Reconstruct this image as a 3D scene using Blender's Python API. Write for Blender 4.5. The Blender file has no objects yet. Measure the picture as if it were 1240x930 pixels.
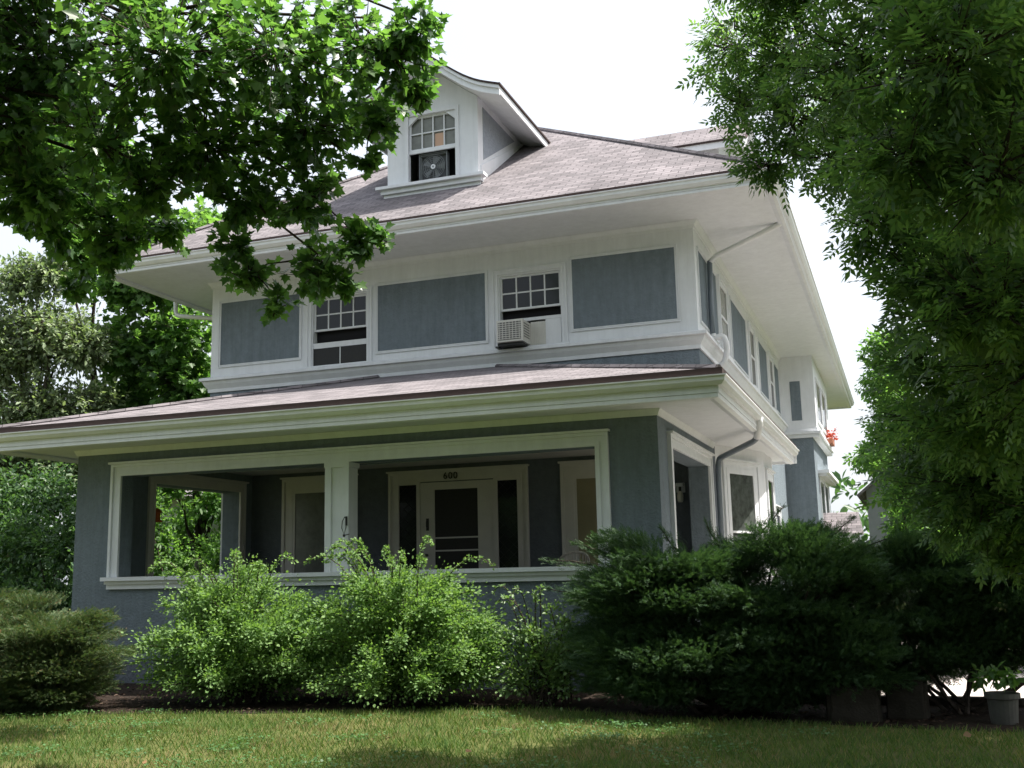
import bpy, bmesh, math, random
import numpy as np
from mathutils import Vector, Matrix

# ------------------------------------------------------------------ camera, sky, sun, exposure
sc = bpy.context.scene
COL = sc.collection
R_ = math.radians
YAW, PITCH, ROLL = R_(19.769), R_(9.986), R_(-1.302)
cam_pos = Vector((3.16, -14.839, 1.65))
Fw = Vector((-math.sin(YAW)*math.cos(PITCH), math.cos(YAW)*math.cos(PITCH), math.sin(PITCH)))
Rt = Vector((math.cos(YAW), math.sin(YAW), 0)); Up = Rt.cross(Fw)
R2 = Rt*math.cos(ROLL) + Up*math.sin(ROLL); U2 = Up*math.cos(ROLL) - Rt*math.sin(ROLL)
cd = bpy.data.cameras.new('camera'); cam = bpy.data.objects.new('camera', cd); COL.objects.link(cam)
M = Matrix((R2, U2, -Fw)).transposed().to_4x4(); M.translation = cam_pos; cam.matrix_world = M
cd.sensor_width = 36; cd.lens = 1295/1240*36; cd.clip_end = 2000
sc.camera = cam

SUN_EL, SUN_AZ = R_(62), R_(78)          # azimuth clockwise from +Y
sun_dir = Vector((math.cos(SUN_EL)*math.sin(SUN_AZ), math.cos(SUN_EL)*math.cos(SUN_AZ), math.sin(SUN_EL)))
w = bpy.data.worlds.new('World'); sc.world = w; w.use_nodes = True
nt = w.node_tree; bg = nt.nodes['Background']
sky = nt.nodes.new('ShaderNodeTexSky'); sky.sky_type = 'NISHITA'; sky.sun_disc = False
sky.sun_elevation = SUN_EL; sky.sun_rotation = SUN_AZ; sky.dust_density = 6.0; sky.air_density = 1.3; sky.ozone_density = 0.6
# a bright high haze veils the blue: it is thicker in some directions than others
hz = nt.nodes.new('ShaderNodeTexNoise'); hz.inputs['Scale'].default_value = 1.6; hz.inputs['Detail'].default_value = 4
tcw = nt.nodes.new('ShaderNodeTexCoord'); nt.links.new(tcw.outputs['Generated'], hz.inputs['Vector'])
hr = nt.nodes.new('ShaderNodeMapRange'); hr.inputs[1].default_value = .35; hr.inputs[2].default_value = .65; hr.inputs[3].default_value = .55; hr.inputs[4].default_value = .85
nt.links.new(hz.outputs[0], hr.inputs[0])
hm = nt.nodes.new('ShaderNodeMix'); hm.data_type = 'RGBA'; hm.inputs[7].default_value = (3.6, 3.78, 4.05, 1)
nt.links.new(hr.outputs[0], hm.inputs[0]); nt.links.new(sky.outputs[0], hm.inputs[6])
nt.links.new(hm.outputs[2], bg.inputs[0]); bg.inputs[1].default_value = 0.15
sd = bpy.data.lights.new('sun', 'SUN'); sd.energy = 5.0; sd.angle = R_(0.53); sd.color = (1, .95, .87)
so = bpy.data.objects.new('sun', sd); COL.objects.link(so)
so.rotation_euler = (-sun_dir).to_track_quat('-Z', 'Y').to_euler()
sc.view_settings.view_transform = 'Standard'; sc.view_settings.look = 'None'
sc.view_settings.exposure = 1.08; sc.view_settings.gamma = 1.0
sc.cycles.max_bounces = 8; sc.cycles.diffuse_bounces = 4; sc.cycles.transmission_bounces = 6
sc.cycles.transparent_max_bounces = 8
rng = np.random.default_rng(7); random.seed(7)

# ------------------------------------------------------------------ materials
def mat(name, col, rough=.6, spec=.5, noise=0, nscale=6, bump=0, bscale=60, metal=0, col2=None, streak=0):
    m = bpy.data.materials.new(name); m.use_nodes = True; t = m.node_tree; p = t.nodes['Principled BSDF']
    p.inputs['Base Color'].default_value = (*col, 1); p.inputs['Roughness'].default_value = rough
    p.inputs['Specular IOR Level'].default_value = spec; p.inputs['Metallic'].default_value = metal
    tc = t.nodes.new('ShaderNodeTexCoord')
    if noise or col2:
        n = t.nodes.new('ShaderNodeTexNoise'); n.inputs['Scale'].default_value = nscale; n.inputs['Detail'].default_value = 6
        n.inputs['Roughness'].default_value = .65
        t.links.new(tc.outputs['Object'], n.inputs['Vector'])
        r = t.nodes.new('ShaderNodeValToRGB'); e = r.color_ramp.elements
        e[0].position, e[1].position = .3, .72
        c2 = col2 or tuple(c*(1+noise) for c in col); c1 = col if col2 else tuple(c*(1-noise) for c in col)
        e[0].color = (*c1, 1); e[1].color = (*c2, 1)
        t.links.new(n.outputs[0], r.inputs[0]); t.links.new(r.outputs[0], p.inputs['Base Color'])
    if streak:
        mp = t.nodes.new('ShaderNodeMapping'); mp.inputs['Scale'].default_value = (5, 5, .55); t.links.new(tc.outputs['Object'], mp.inputs['Vector'])
        n = t.nodes.new('ShaderNodeTexNoise'); n.inputs['Scale'].default_value = 1.4; n.inputs['Detail'].default_value = 7; n.inputs['Roughness'].default_value = .7
        t.links.new(mp.outputs[0], n.inputs['Vector'])
        q = t.nodes.new('ShaderNodeMapRange'); q.inputs[1].default_value = .38; q.inputs[2].default_value = .68; q.inputs[3].default_value = 1+streak*.25; q.inputs[4].default_value = 1-streak
        t.links.new(n.outputs[0], q.inputs[0])
        x = t.nodes.new('ShaderNodeMix'); x.data_type = 'RGBA'; x.blend_type = 'MULTIPLY'; x.inputs[0].default_value = 1
        src = p.inputs['Base Color'].links[0].from_socket; t.links.new(src, x.inputs[6]); t.links.new(q.outputs[0], x.inputs[7]); t.links.new(x.outputs[2], p.inputs['Base Color'])
    if bump:
        n = t.nodes.new('ShaderNodeTexNoise'); n.inputs['Scale'].default_value = bscale; n.inputs['Detail'].default_value = 4
        t.links.new(tc.outputs['Object'], n.inputs['Vector'])
        b = t.nodes.new('ShaderNodeBump'); b.inputs['Strength'].default_value = bump; b.inputs['Distance'].default_value = .02
        t.links.new(n.outputs[0], b.inputs['Height']); t.links.new(b.outputs[0], p.inputs['Normal'])
    return m

def shingle_mat(name, c1, c2, course=.14, width=.3):
    m = bpy.data.materials.new(name); m.use_nodes = True; t = m.node_tree; p = t.nodes['Principled BSDF']
    g = t.nodes.new('ShaderNodeNewGeometry')
    vm = lambda op: (lambda n: (setattr(n, 'operation', op), n)[1])(t.nodes.new('ShaderNodeVectorMath'))
    cr = vm('CROSS_PRODUCT'); t.links.new(g.outputs['True Normal'], cr.inputs[0]); cr.inputs[1].default_value = (0, 0, 1)
    nz = vm('NORMALIZE'); t.links.new(cr.outputs[0], nz.inputs[0])
    du = vm('DOT_PRODUCT'); t.links.new(nz.outputs[0], du.inputs[0]); t.links.new(g.outputs['Position'], du.inputs[1])
    c2n = vm('CROSS_PRODUCT'); t.links.new(nz.outputs[0], c2n.inputs[0]); t.links.new(g.outputs['True Normal'], c2n.inputs[1])
    dv = vm('DOT_PRODUCT'); t.links.new(c2n.outputs[0], dv.inputs[0]); t.links.new(g.outputs['Position'], dv.inputs[1])
    cb = t.nodes.new('ShaderNodeCombineXYZ'); t.links.new(du.outputs['Value'], cb.inputs[0]); t.links.new(dv.outputs['Value'], cb.inputs[1])
    br = t.nodes.new('ShaderNodeTexBrick'); t.links.new(cb.outputs[0], br.inputs['Vector'])
    br.inputs['Scale'].default_value = 1; br.inputs['Brick Width'].default_value = width; br.inputs['Row Height'].default_value = course
    br.inputs['Mortar Size'].default_value = .008; br.inputs['Mortar Smooth'].default_value = .3
    br.inputs['Color1'].default_value = (*c1, 1); br.inputs['Color2'].default_value = (*c2, 1)
    br.inputs['Mortar'].default_value = (*[a*.55 for a in c1], 1)
    n = t.nodes.new('ShaderNodeTexNoise'); n.inputs['Scale'].default_value = 1.1; n.inputs['Detail'].default_value = 8; n.inputs['Roughness'].default_value = .7
    t.links.new(cb.outputs[0], n.inputs['Vector'])
    mr = t.nodes.new('ShaderNodeMapRange'); mr.inputs[1].default_value = .3; mr.inputs[2].default_value = .7
    mr.inputs[3].default_value = .72; mr.inputs[4].default_value = 1.2
    t.links.new(n.outputs[0], mr.inputs[0])
    mx = t.nodes.new('ShaderNodeMix'); mx.data_type = 'RGBA'; mx.blend_type = 'MULTIPLY'; mx.inputs[0].default_value = 1
    t.links.new(br.outputs[0], mx.inputs[6]); t.links.new(mr.outputs[0], mx.inputs[7])
    t.links.new(mx.outputs[2], p.inputs['Base Color']); p.inputs['Roughness'].default_value = .95; p.inputs['Specular IOR Level'].default_value = .15
    b = t.nodes.new('ShaderNodeBump'); b.inputs['Strength'].default_value = .8; b.inputs['Distance'].default_value = .012; b.invert = True
    t.links.new(br.outputs['Fac'], b.inputs['Height']); t.links.new(b.outputs[0], p.inputs['Normal'])
    return m

def leaf_mat(name, c_lo, c_hi, trans, tfac=.35, rough=.42, spec=.5, stops=None):
    m = bpy.data.materials.new(name); m.use_nodes = True; t = m.node_tree; p = t.nodes['Principled BSDF']
    g = t.nodes.new('ShaderNodeNewGeometry'); r = t.nodes.new('ShaderNodeValToRGB')
    e = r.color_ramp.elements; e[0].color = (*c_lo, 1); e[1].color = (*c_hi, 1)
    for s, c in (stops or []):
        q = e.new(s); q.color = (*c, 1)
    t.links.new(g.outputs['Random Per Island'], r.inputs[0]); t.links.new(r.outputs[0], p.inputs['Base Color'])
    p.inputs['Roughness'].default_value = rough; p.inputs['Specular IOR Level'].default_value = spec
    tr = t.nodes.new('ShaderNodeBsdfTranslucent')
    mx = t.nodes.new('ShaderNodeMix'); mx.data_type = 'RGBA'; mx.blend_type = 'MULTIPLY'; mx.inputs[0].default_value = 1
    t.links.new(r.outputs[0], mx.inputs[6]); mx.inputs[7].default_value = (*trans, 1)
    mx.clamp_result = False; t.links.new(mx.outputs[2], tr.inputs[0])
    ms = t.nodes.new('ShaderNodeMixShader'); ms.inputs[0].default_value = tfac
    t.links.new(p.outputs[0], ms.inputs[1]); t.links.new(tr.outputs[0], ms.inputs[2])
    t.links.new(ms.outputs[0], t.nodes['Material Output'].inputs[0])
    return m

STUCCO = mat('grey_stucco', (.172, .207, .236), .9, .2, .10, 9, 1.0, 26, streak=.16)
CHEEK = mat('roof_bounce_stucco', (.30, .33, .37), .9, .2, .10, 9, 1.0, 26)  # lighter stucco copy; light bounced off the roof is in its colour
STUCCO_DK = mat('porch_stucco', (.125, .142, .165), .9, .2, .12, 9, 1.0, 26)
WHITE = mat('white_paint', (.715, .735, .765), .5, .4, .05, 3, .05, 30, streak=.07)
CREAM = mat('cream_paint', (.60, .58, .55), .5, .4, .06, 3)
METALW = mat('white_gutter_metal', (.73, .745, .77), .35, .5, .07, 4)
GREYPIPE = mat('grey_pipe_paint', (.16, .19, .225), .45, .5, .08, 5)
SHING = shingle_mat('weathered_shingles', (.148, .137, .145), (.242, .22, .232))
DRIP = mat('shingle_edge', (.05, .035, .033), .8, .2)
BLACK = mat('black_iron', (.012, .012, .013), .45, .5)
DARK = mat('dark_interior', (.02, .02, .022), .9, .1)
GLASS = mat('dark_glass', (.016, .018, .020), .08, .3)
SCREEN = mat('insect_screen', (.022, .022, .022), .5, .3, .2, 40)
BLIND = mat('yellowed_blind', (.30, .27, .17), .8, .2, .1, 2)
CURTAIN = mat('curtain_glass', (.16, .17, .15), .25, .5, .25, 5)
REFLGLASS = mat('foliage_reflection_glass', (.075, .085, .078), .12, .5, .5, 7)  # mottled tone imitates foliage reflected in the bay pane
FLOORW = mat('porch_boards', (.16, .17, .18), .6, .3, .1, 4)
PLASTIC = mat('off_white_plastic', (.62, .61, .57), .4, .4, .06, 8)
GRILLE = mat('grille_shadow', (.14, .14, .135), .5, .3)
FANM = mat('fan_guard', (.22, .24, .25), .35, .4)
WICKER = mat('pale_wicker', (.45, .42, .38), .7, .2, .2, 30, .5, 80)
CONC = mat('concrete', (.34, .32, .29), .9, .2, .16, 6, .4, 40)
DRIVE = mat('driveway_concrete', (.5, .455, .43), .9, .2, .10, 1.5, .2, 30)
BARK = mat('bark', (.055, .045, .038), .95, .1, .45, 14, 1.0, 30)
BARKP = mat('pale_bark', (.12, .105, .085), .95, .1, .35, 10, 1.0, 25)
RED = leaf_mat('red_petals', (.45, .03, .02), (.6, .12, .04), (1, 1, 1), .2)
ORANGE = mat('orange_paint', (.5, .12, .02), .5, .4)
BRICKW = mat('pale_siding', (.62, .62, .60), .7, .3, .08, 3)
SIDING_GREY = mat('grey_siding', (.24, .255, .28), .7, .3, .08, 3)
MAPLE = leaf_mat('maple_leaf', (.036, .084, .036), (.105, .195, .062), (2.0, 2.2, .9), .52, .34, .55)
ASH = leaf_mat('ash_leaf', (.046, .10, .046), (.125, .20, .075), (1.9, 2.1, .9), .55, .42)
PALE = leaf_mat('pale_leaf', (.14, .20, .11), (.29, .35, .21), (1.4, 1.6, .8), .35, .5)
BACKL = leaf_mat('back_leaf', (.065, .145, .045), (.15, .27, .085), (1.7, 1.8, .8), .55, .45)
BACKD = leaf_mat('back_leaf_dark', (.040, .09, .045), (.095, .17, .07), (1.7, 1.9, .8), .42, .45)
BARB = leaf_mat('barberry_leaf', (.105, .20, .066), (.22, .345, .12), (1.5, 1.6, .7), .38, .6, .3)
BARBY = leaf_mat('shrub_leaf', (.08, .16, .055), (.19, .29, .11), (1.5, 1.6, .7), .34, .42)
JUN = leaf_mat('juniper_needles', (.030, .072, .036), (.08, .145, .058), (1.3, 1.4, .7), .25, .6, .3)
JUNL = leaf_mat('old_juniper_needles', (.06, .115, .05), (.15, .22, .09), (1.2, 1.3, .7), .25, .65, .3, [(.84, (.10, .14, .06)), (.93, (.19, .12, .065))])
GRASS = leaf_mat('grass_blade', (.052, .125, .030), (.13, .245, .062), (1.5, 1.6, .7), .32, .6, .3, [(.84, (.13, .18, .045)), (.93, (.27, .22, .11))])
DEAD = leaf_mat('dead_leaf', (.24, .13, .055), (.20, .14, .075), (1, 1, 1), .1, .8)

# ------------------------------------------------------------------ mesh helpers
def lnk(o, parent=None):
    COL.objects.link(o)
    if parent is not None: o.parent = parent
    return o
def tag(o, label=None, cat=None, group=None, kind=None):
    if label: o['label'] = label
    if cat: o['category'] = cat
    if group: o['group'] = group
    if kind: o['kind'] = kind
    return o
def empty(name, loc, label=None, cat=None, group=None):
    o = bpy.data.objects.new(name, None); o.empty_display_size = .2; o.location = loc; lnk(o)
    return tag(o, label, cat, group)

class Frame:
    def __init__(s, o, u, n): s.o, s.u, s.n = Vector(o), Vector(u), Vector(n)
    def __call__(s, u, w, z): return s.o + s.u*u + s.n*w + Vector((0, 0, z))
IDF = lambda x, y, z: Vector((x, y, z))
def front(y): return Frame((0, y, 0), (1, 0, 0), (0, -1, 0))      # faces the street, u = X
def right(x): return Frame((x, 0, 0), (0, 1, 0), (1, 0, 0))       # faces +X, u = Y
def left(x): return Frame((x, 0, 0), (0, 1, 0), (-1, 0, 0))
class MB:
    def __init__(s, fr=None): s.v, s.f, s.fr = [], [], fr or IDF
    def pts(s, ps):
        b = len(s.v); s.v += [s.fr(*p) for p in ps]; return b
    def poly(s, ps):
        b = s.pts(ps); s.f.append(list(range(b, b+len(ps)))); return s
    def box(s, a0, a1, b0, b1, c0, c1):
        b = s.pts([(x, y, z) for z in (c0, c1) for y in (b0, b1) for x in (a0, a1)])
        s.f += [[b+i for i in q] for q in ((0,1,3,2),(4,6,7,5),(0,4,5,1),(2,3,7,6),(0,2,6,4),(1,5,7,3))]; return s
    def extr(s, ps2, w0, w1):          # polygon in (u,z) extruded along w
        n = len(ps2); b = s.pts([(u, w0, z) for u, z in ps2] + [(u, w1, z) for u, z in ps2])
        s.f.append([b+i for i in range(n)]); s.f.append([b+n+i for i in reversed(range(n))])
        for i in range(n): j = (i+1) % n; s.f.append([b+i, b+j, b+n+j, b+n+i])
        return s
    def strip(s, prof, d0, d1):        # open profile [(u,z)] swept between depth fns
        n = len(prof); b = s.pts([(u, d0(u, z), z) for u, z in prof] + [(u, d1(u, z), z) for u, z in prof])
        for i in range(n-1): s.f.append([b+i, b+i+1, b+n+i+1, b+n+i])
        return s
    def tube(s, path, r, seg=8, caps=True):
        path = [s.fr(*p) for p in path]; rs = r if hasattr(r, '__len__') else [r]*len(path)
        b = len(s.v); n = len(path); prev = None
        for i, p in enumerate(path):
            t = (path[min(i+1, n-1)] - path[max(i-1, 0)]).normalized()
            if prev is None:
                a = t.cross(Vector((0, 0, 1)));
                if a.length < .05: a = t.cross(Vector((1, 0, 0)))
                a.normalize()
            else:
                a = (prev - t*prev.dot(t)); a.normalize()
            prev = a; c = t.cross(a)
            for k in range(seg):
                th = 2*math.pi*k/seg; s.v.append(p + (a*math.cos(th) + c*math.sin(th))*rs[i])
        for i in range(n-1):
            for k in range(seg):
                k2 = (k+1) % seg; s.f.append([b+i*seg+k, b+i*seg+k2, b+(i+1)*seg+k2, b+(i+1)*seg+k])
        if caps:
            s.f.append([b+k for k in reversed(range(seg))]); s.f.append([b+(n-1)*seg+k for k in range(seg)])
        return s
    def ring(s, x0, x1, y0, y1, prof, closed=True):   # closed profile (offset, z) swept round a rectangle (or a U open at y1)
        if closed: cor = lambda o: [(x1+o, y1+o), (x1+o, y0-o), (x0-o, y0-o), (x0-o, y1+o)]
        else: cor = lambda o: [(x1+o, y1), (x1+o, y0-o), (x0-o, y0-o), (x0-o, y1)]
        b = len(s.v); n = len(prof)
        for o, z in prof: s.v += [Vector((x, y, z)) for x, y in cor(o)]
        for i in range(n):
            j = (i+1) % n
            for k in range(4 if closed else 3):
                k2 = (k+1) % 4; s.f.append([b+i*4+k, b+i*4+k2, b+j*4+k2, b+j*4+k])
        if not closed:
            s.f.append([b+i*4 for i in range(n)]); s.f.append([b+i*4+3 for i in reversed(range(n))])
        return s
    def lathe(s, c, prof, seg=20):
        b = len(s.v)
        for r, z in prof:
            for k in range(seg): th = 2*math.pi*k/seg; s.v.append(s.fr(c[0]+r*math.cos(th), c[1]+r*math.sin(th), c[2]+z))
        for i in range(len(prof)-1):
            for k in range(seg): k2 = (k+1) % seg; s.f.append([b+i*seg+k, b+i*seg+k2, b+(i+1)*seg+k2, b+(i+1)*seg+k])
        return s
    def build(s, name, m, parent=None, smooth=False, recalc=True, bevel=0):
        me = bpy.data.meshes.new(name); org = parent.matrix_world.translation if parent is not None else Vector()
        if parent is not None:
            org = Vector(); q = parent
            while q is not None: org += q.location; q = q.parent
        me.from_pydata([tuple(v-org) for v in s.v], [], s.f); me.materials.append(m)
        if recalc:
            bm = bmesh.new(); bm.from_mesh(me); bmesh.ops.recalc_face_normals(bm, faces=bm.faces); bm.to_mesh(me); bm.free()
        if smooth:
            for p in me.polygons: p.use_smooth = True
        o = bpy.data.objects.new(name, me); lnk(o, parent)
        if bevel:
            b = o.modifiers.new('bevel', 'BEVEL'); b.width = bevel; b.segments = 2; b.limit_method = 'ANGLE'
        return o
def wall(mb, u0, u1, z0, z1, t0, t1, holes):     # wall slab with rectangular holes (u0,u1,z0,z1)
    us = sorted({u0, u1, *[h[i] for h in holes for i in (0, 1)]}); zs = sorted({z0, z1, *[h[i] for h in holes for i in (2, 3)]})
    for a, b in zip(us, us[1:]):
        run = None
        for c, d in zip(zs, zs[1:]):
            hole = any(h[0] <= a+1e-6 and b-1e-6 <= h[1] and h[2] <= c+1e-6 and d-1e-6 <= h[3] for h in holes)
            if hole:
                if run: mb.box(a, b, t0, t1, *run); run = None
            else: run = (run[0], d) if run else (c, d)
        if run: mb.box(a, b, t0, t1, *run)
    return mb
def casing(mb, u0, u1, z0, z1, wd, t=.05, base=0, cap=True, bottom=False):   # moulded trim round an opening
    for k, (a, b, th) in enumerate(((0, .35, t*.75), (.35, .75, t*.5), (.75, 1, t))):
        o0, o1 = wd*a, wd*b
        zb = z0-o1 if bottom else z0
        mb.box(u0-o1, u0-o0, base, base+th, zb, z1+o1); mb.box(u1+o0, u1+o1, base, base+th, zb, z1+o1)
        mb.box(u0-o0, u1+o0, base, base+th, z1+o0, z1+o1)
        if bottom: mb.box(u0-o0, u1+o0, base, base+th, z0-o1, z0-o0)
    if cap: mb.box(u0-wd-.03, u1+wd+.03, base, base+t+.04, z1+wd+.002, z1+wd+.035)
    return mb
def muntins(mb, u0, u1, z0, z1, nu, nz, w0, w1, r=.02, fr=.05):
    mb.box(u0, u0+fr, w0, w1, z0, z1); mb.box(u1-fr, u1, w0, w1, z0, z1)
    mb.box(u0+fr, u1-fr, w0, w1, z1-fr, z1); mb.box(u0+fr, u1-fr, w0, w1, z0, z0+fr)
    for i in range(1, nu):
        u = u0+fr+(u1-u0-2*fr)*i/nu; mb.box(u-r/2, u+r/2, w0+.004, w1-.004, z0+fr, z1-fr)
    for i in range(1, nz):
        z = z0+fr+(z1-z0-2*fr)*i/nz; mb.box(u0+fr, u1-fr, w0+.006, w1-.006, z-r/2, z+r/2)
    return mb

# ------------------------------------------------------------------ foliage helpers
def fast_mesh(name, V, faces_local, nper, N, m, parent=None, smooth=False):
    """V (N*nper,3); faces_local list of index lists in one template."""
    loops1 = np.concatenate([np.array(f) for f in faces_local]); tot1 = np.array([len(f) for f in faces_local])
    loops = (loops1[None, :] + (np.arange(N)*nper)[:, None]).ravel().astype(np.int32)
    tot = np.tile(tot1, N).astype(np.int32); start = np.concatenate([[0], np.cumsum(tot)[:-1]]).astype(np.int32)
    me = bpy.data.meshes.new(name)
    if parent is not None:
        org = np.array([0., 0, 0]); q = parent
        while q is not None: org += np.array(q.location); q = q.parent
        V = V - org
    me.vertices.add(len(V)); me.vertices.foreach_set('co', V.astype(np.float32).ravel())
    me.loops.add(len(loops)); me.loops.foreach_set('vertex_index', loops)
    me.polygons.add(len(tot)); me.polygons.foreach_set('loop_start', start); me.polygons.foreach_set('loop_total', tot)
    me.update(calc_edges=True); me.validate(); me.materials.append(m)
    o = bpy.data.objects.new(name, me); return lnk(o, parent)
def nrm(a): return a/np.maximum(np.linalg.norm(a, axis=-1, keepdims=True), 1e-9)
def place(T, P, D, Nn, S):
    """template T (k,3): x across, y along D, z along normal -> world verts."""
    D = nrm(D); X = nrm(np.cross(D, Nn)); Z = np.cross(X, D)
    k = len(T); out = P[:, None, :] + S[:, None, None]*(T[None, :, 0, None]*X[:, None, :] + T[None, :, 1, None]*D[:, None, :] + T[None, :, 2, None]*Z[:, None, :])
    return out.reshape(-1, 3)
_h = [(0, 0), (.24, -.10), (.26, .06), (.60, .14), (.47, .30), (.62, .58), (.36, .52), (.24, .62), (0, 1.0)]
MAPLE_T = np.array([(x, y, .22*abs(x)) for x, y in _h] + [(-x, y, .22*abs(x)) for x, y in _h[1:-1]])
MAPLE_F = [list(range(9)), [0, 8] + list(range(15, 8, -1))]
_o = [(0, 0), (.22, .28), (.25, .52), (.12, .82), (0, 1)]
OV_T = np.array([(x, y, .25*abs(x)-.12*y*y) for x, y in _o] + [(-x, y, .25*abs(x)-.12*y*y) for x, y in _o[1:-1]])
OV_F = [[0, 1, 2, 3, 4], [0, 4, 7, 6, 5]]
def pinnate(n=3):
    T, Fc = [], []
    for i in range(n):
        for s in (-1, 1):
            y0 = .18+.26*i; ang = .95; L = .40-.03*i
            dx, dy = math.sin(ang)*s, math.cos(ang); b = len(T)
            for x, y in ((0, 0), (.21, .45), (0, 1), (-.21, .45)):
                T.append((dx*y*L + dy*x*L, y0 + dy*y*L - dx*x*L, -.10*y*y*L*2 - .05*i*i/4))
            Fc.append([b, b+1, b+2, b+3])
    b = len(T)
    for x, y in ((0, .75), (.08, .95), (0, 1.2), (-.08, .95)): T.append((x, y, -.12))
    Fc.append([b, b+1, b+2, b+3])
    b = len(T); T += [(-.008, 0, 0), (.008, 0, 0), (.006, .8, -.08), (-.006, .8, -.08)]; Fc.append([b, b+1, b+2, b+3])
    return np.array(T), Fc
PIN_T, PIN_F = pinnate()
QUAD_T = np.array([(0, 0, 0), (.3, .45, .06), (0, 1, -.08), (-.3, .45, .06)]); QUAD_F = [[0, 1, 2, 3]]
def frond():
    T, Fc = [], []
    r = random.Random(3)
    b = 0; T += [(-.02, 0, 0), (.02, 0, 0), (.0, 1.0, .10)]; Fc.append([0, 1, 2])
    for i in range(11):
        y = .10+.078*i; s = 1 if i % 2 else -1; L = .40*(1-y*.62)*r.uniform(.8, 1.2); a = r.uniform(.45, .75); z = r.uniform(-.10, .16)
        ex, ey = s*math.sin(a)*L, y+math.cos(a)*L; b = len(T)
        T += [(0, y-.03, 0), (0, y+.04, .01), (ex, ey, z), (ex*.5+s*.035, (y+ey)/2-.03, z*.5)]; Fc.append([b, b+3, b+2, b+1])
    return np.array(T), Fc
FR_T, FR_F = frond()
SHAPES = {'maple': (MAPLE_T, MAPLE_F), 'ovate': (OV_T, OV_F), 'pin': (PIN_T, PIN_F), 'quad': (QUAD_T, QUAD_F), 'frond': (FR_T, FR_F)}

def crown(name, lobes, shape, size, dens, m, parent, per=8, droop=.5, flat=1.0, seed=0, spread=.33, shell=.45):
    """leaves grouped on twigs through the volume of the crown's lobes; returns twig segments."""
    g = np.random.default_rng(seed); P0, P1 = [], []
    for lb in lobes:
        x, y, z, r = lb[:4]; n = max(4, int(dens*r**2/per*(lb[4] if len(lb) > 4 else 1)))
        d = nrm(g.normal(size=(n, 3))); rr = r*(shell + (1-shell)*g.random(n)**.6)*g.uniform(.75, 1.22, n)
        e = np.array([x, y, z]) + d*rr[:, None]*np.array([1, 1, .85])
        P1.append(e); P0.append(e - nrm(d + np.array([0, 0, .25]))*(.22+.25*g.random(n))[:, None]*max(.6, min(1.6, r*1.2)))
    P0, P1 = np.concatenate(P0), np.concatenate(P1); n = len(P0)
    t = g.random((n, per)); P = P0[:, None]*(1-t[..., None]) + P1[:, None]*t[..., None]
    sz = size*g.uniform(.65, 1.25, (n, per))
    side = nrm(g.normal(size=(n, per, 3)))
    P = P + side*(spread*size)*g.random((n, per, 1))*1.6
    D = nrm((P1-P0))[:, None]*.8 + side*.9 + np.array([0, 0, -droop])
    Nn = np.array([0, 0, 1.0])*flat + g.normal(size=(n, per, 3))*.55 + nrm(P1-P0)[:, None]*.35
    T, Fc = SHAPES[shape]
    V = place(T, P.reshape(-1, 3), D.reshape(-1, 3), Nn.reshape(-1, 3), sz.ravel())
    o = fast_mesh(name, V, Fc, len(T), n*per, m, parent)
    return o, P0, P1
def limb(mb, a, b, r0, r1, n=6, sag=.1, g=None, seg=6):
    a, b = Vector(a), Vector(b); L = (b-a).length; pts = []
    j = Vector((g.normal(), g.normal(), g.normal()))*L*.05 if g is not None else Vector()
    for i in range(n+1):
        t = i/n; p = a.lerp(b, t) + Vector((0, 0, sag*L*math.sin(math.pi*t))) + j*math.sin(math.pi*t*1.0) + (Vector((g.normal(), g.normal(), g.normal()))*L*.012 if g is not None and 0 < i < n else Vector())
        pts.append(tuple(p))
    mb.tube(pts, [r0+(r1-r0)*i/n for i in range(n+1)], seg); return pts
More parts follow.
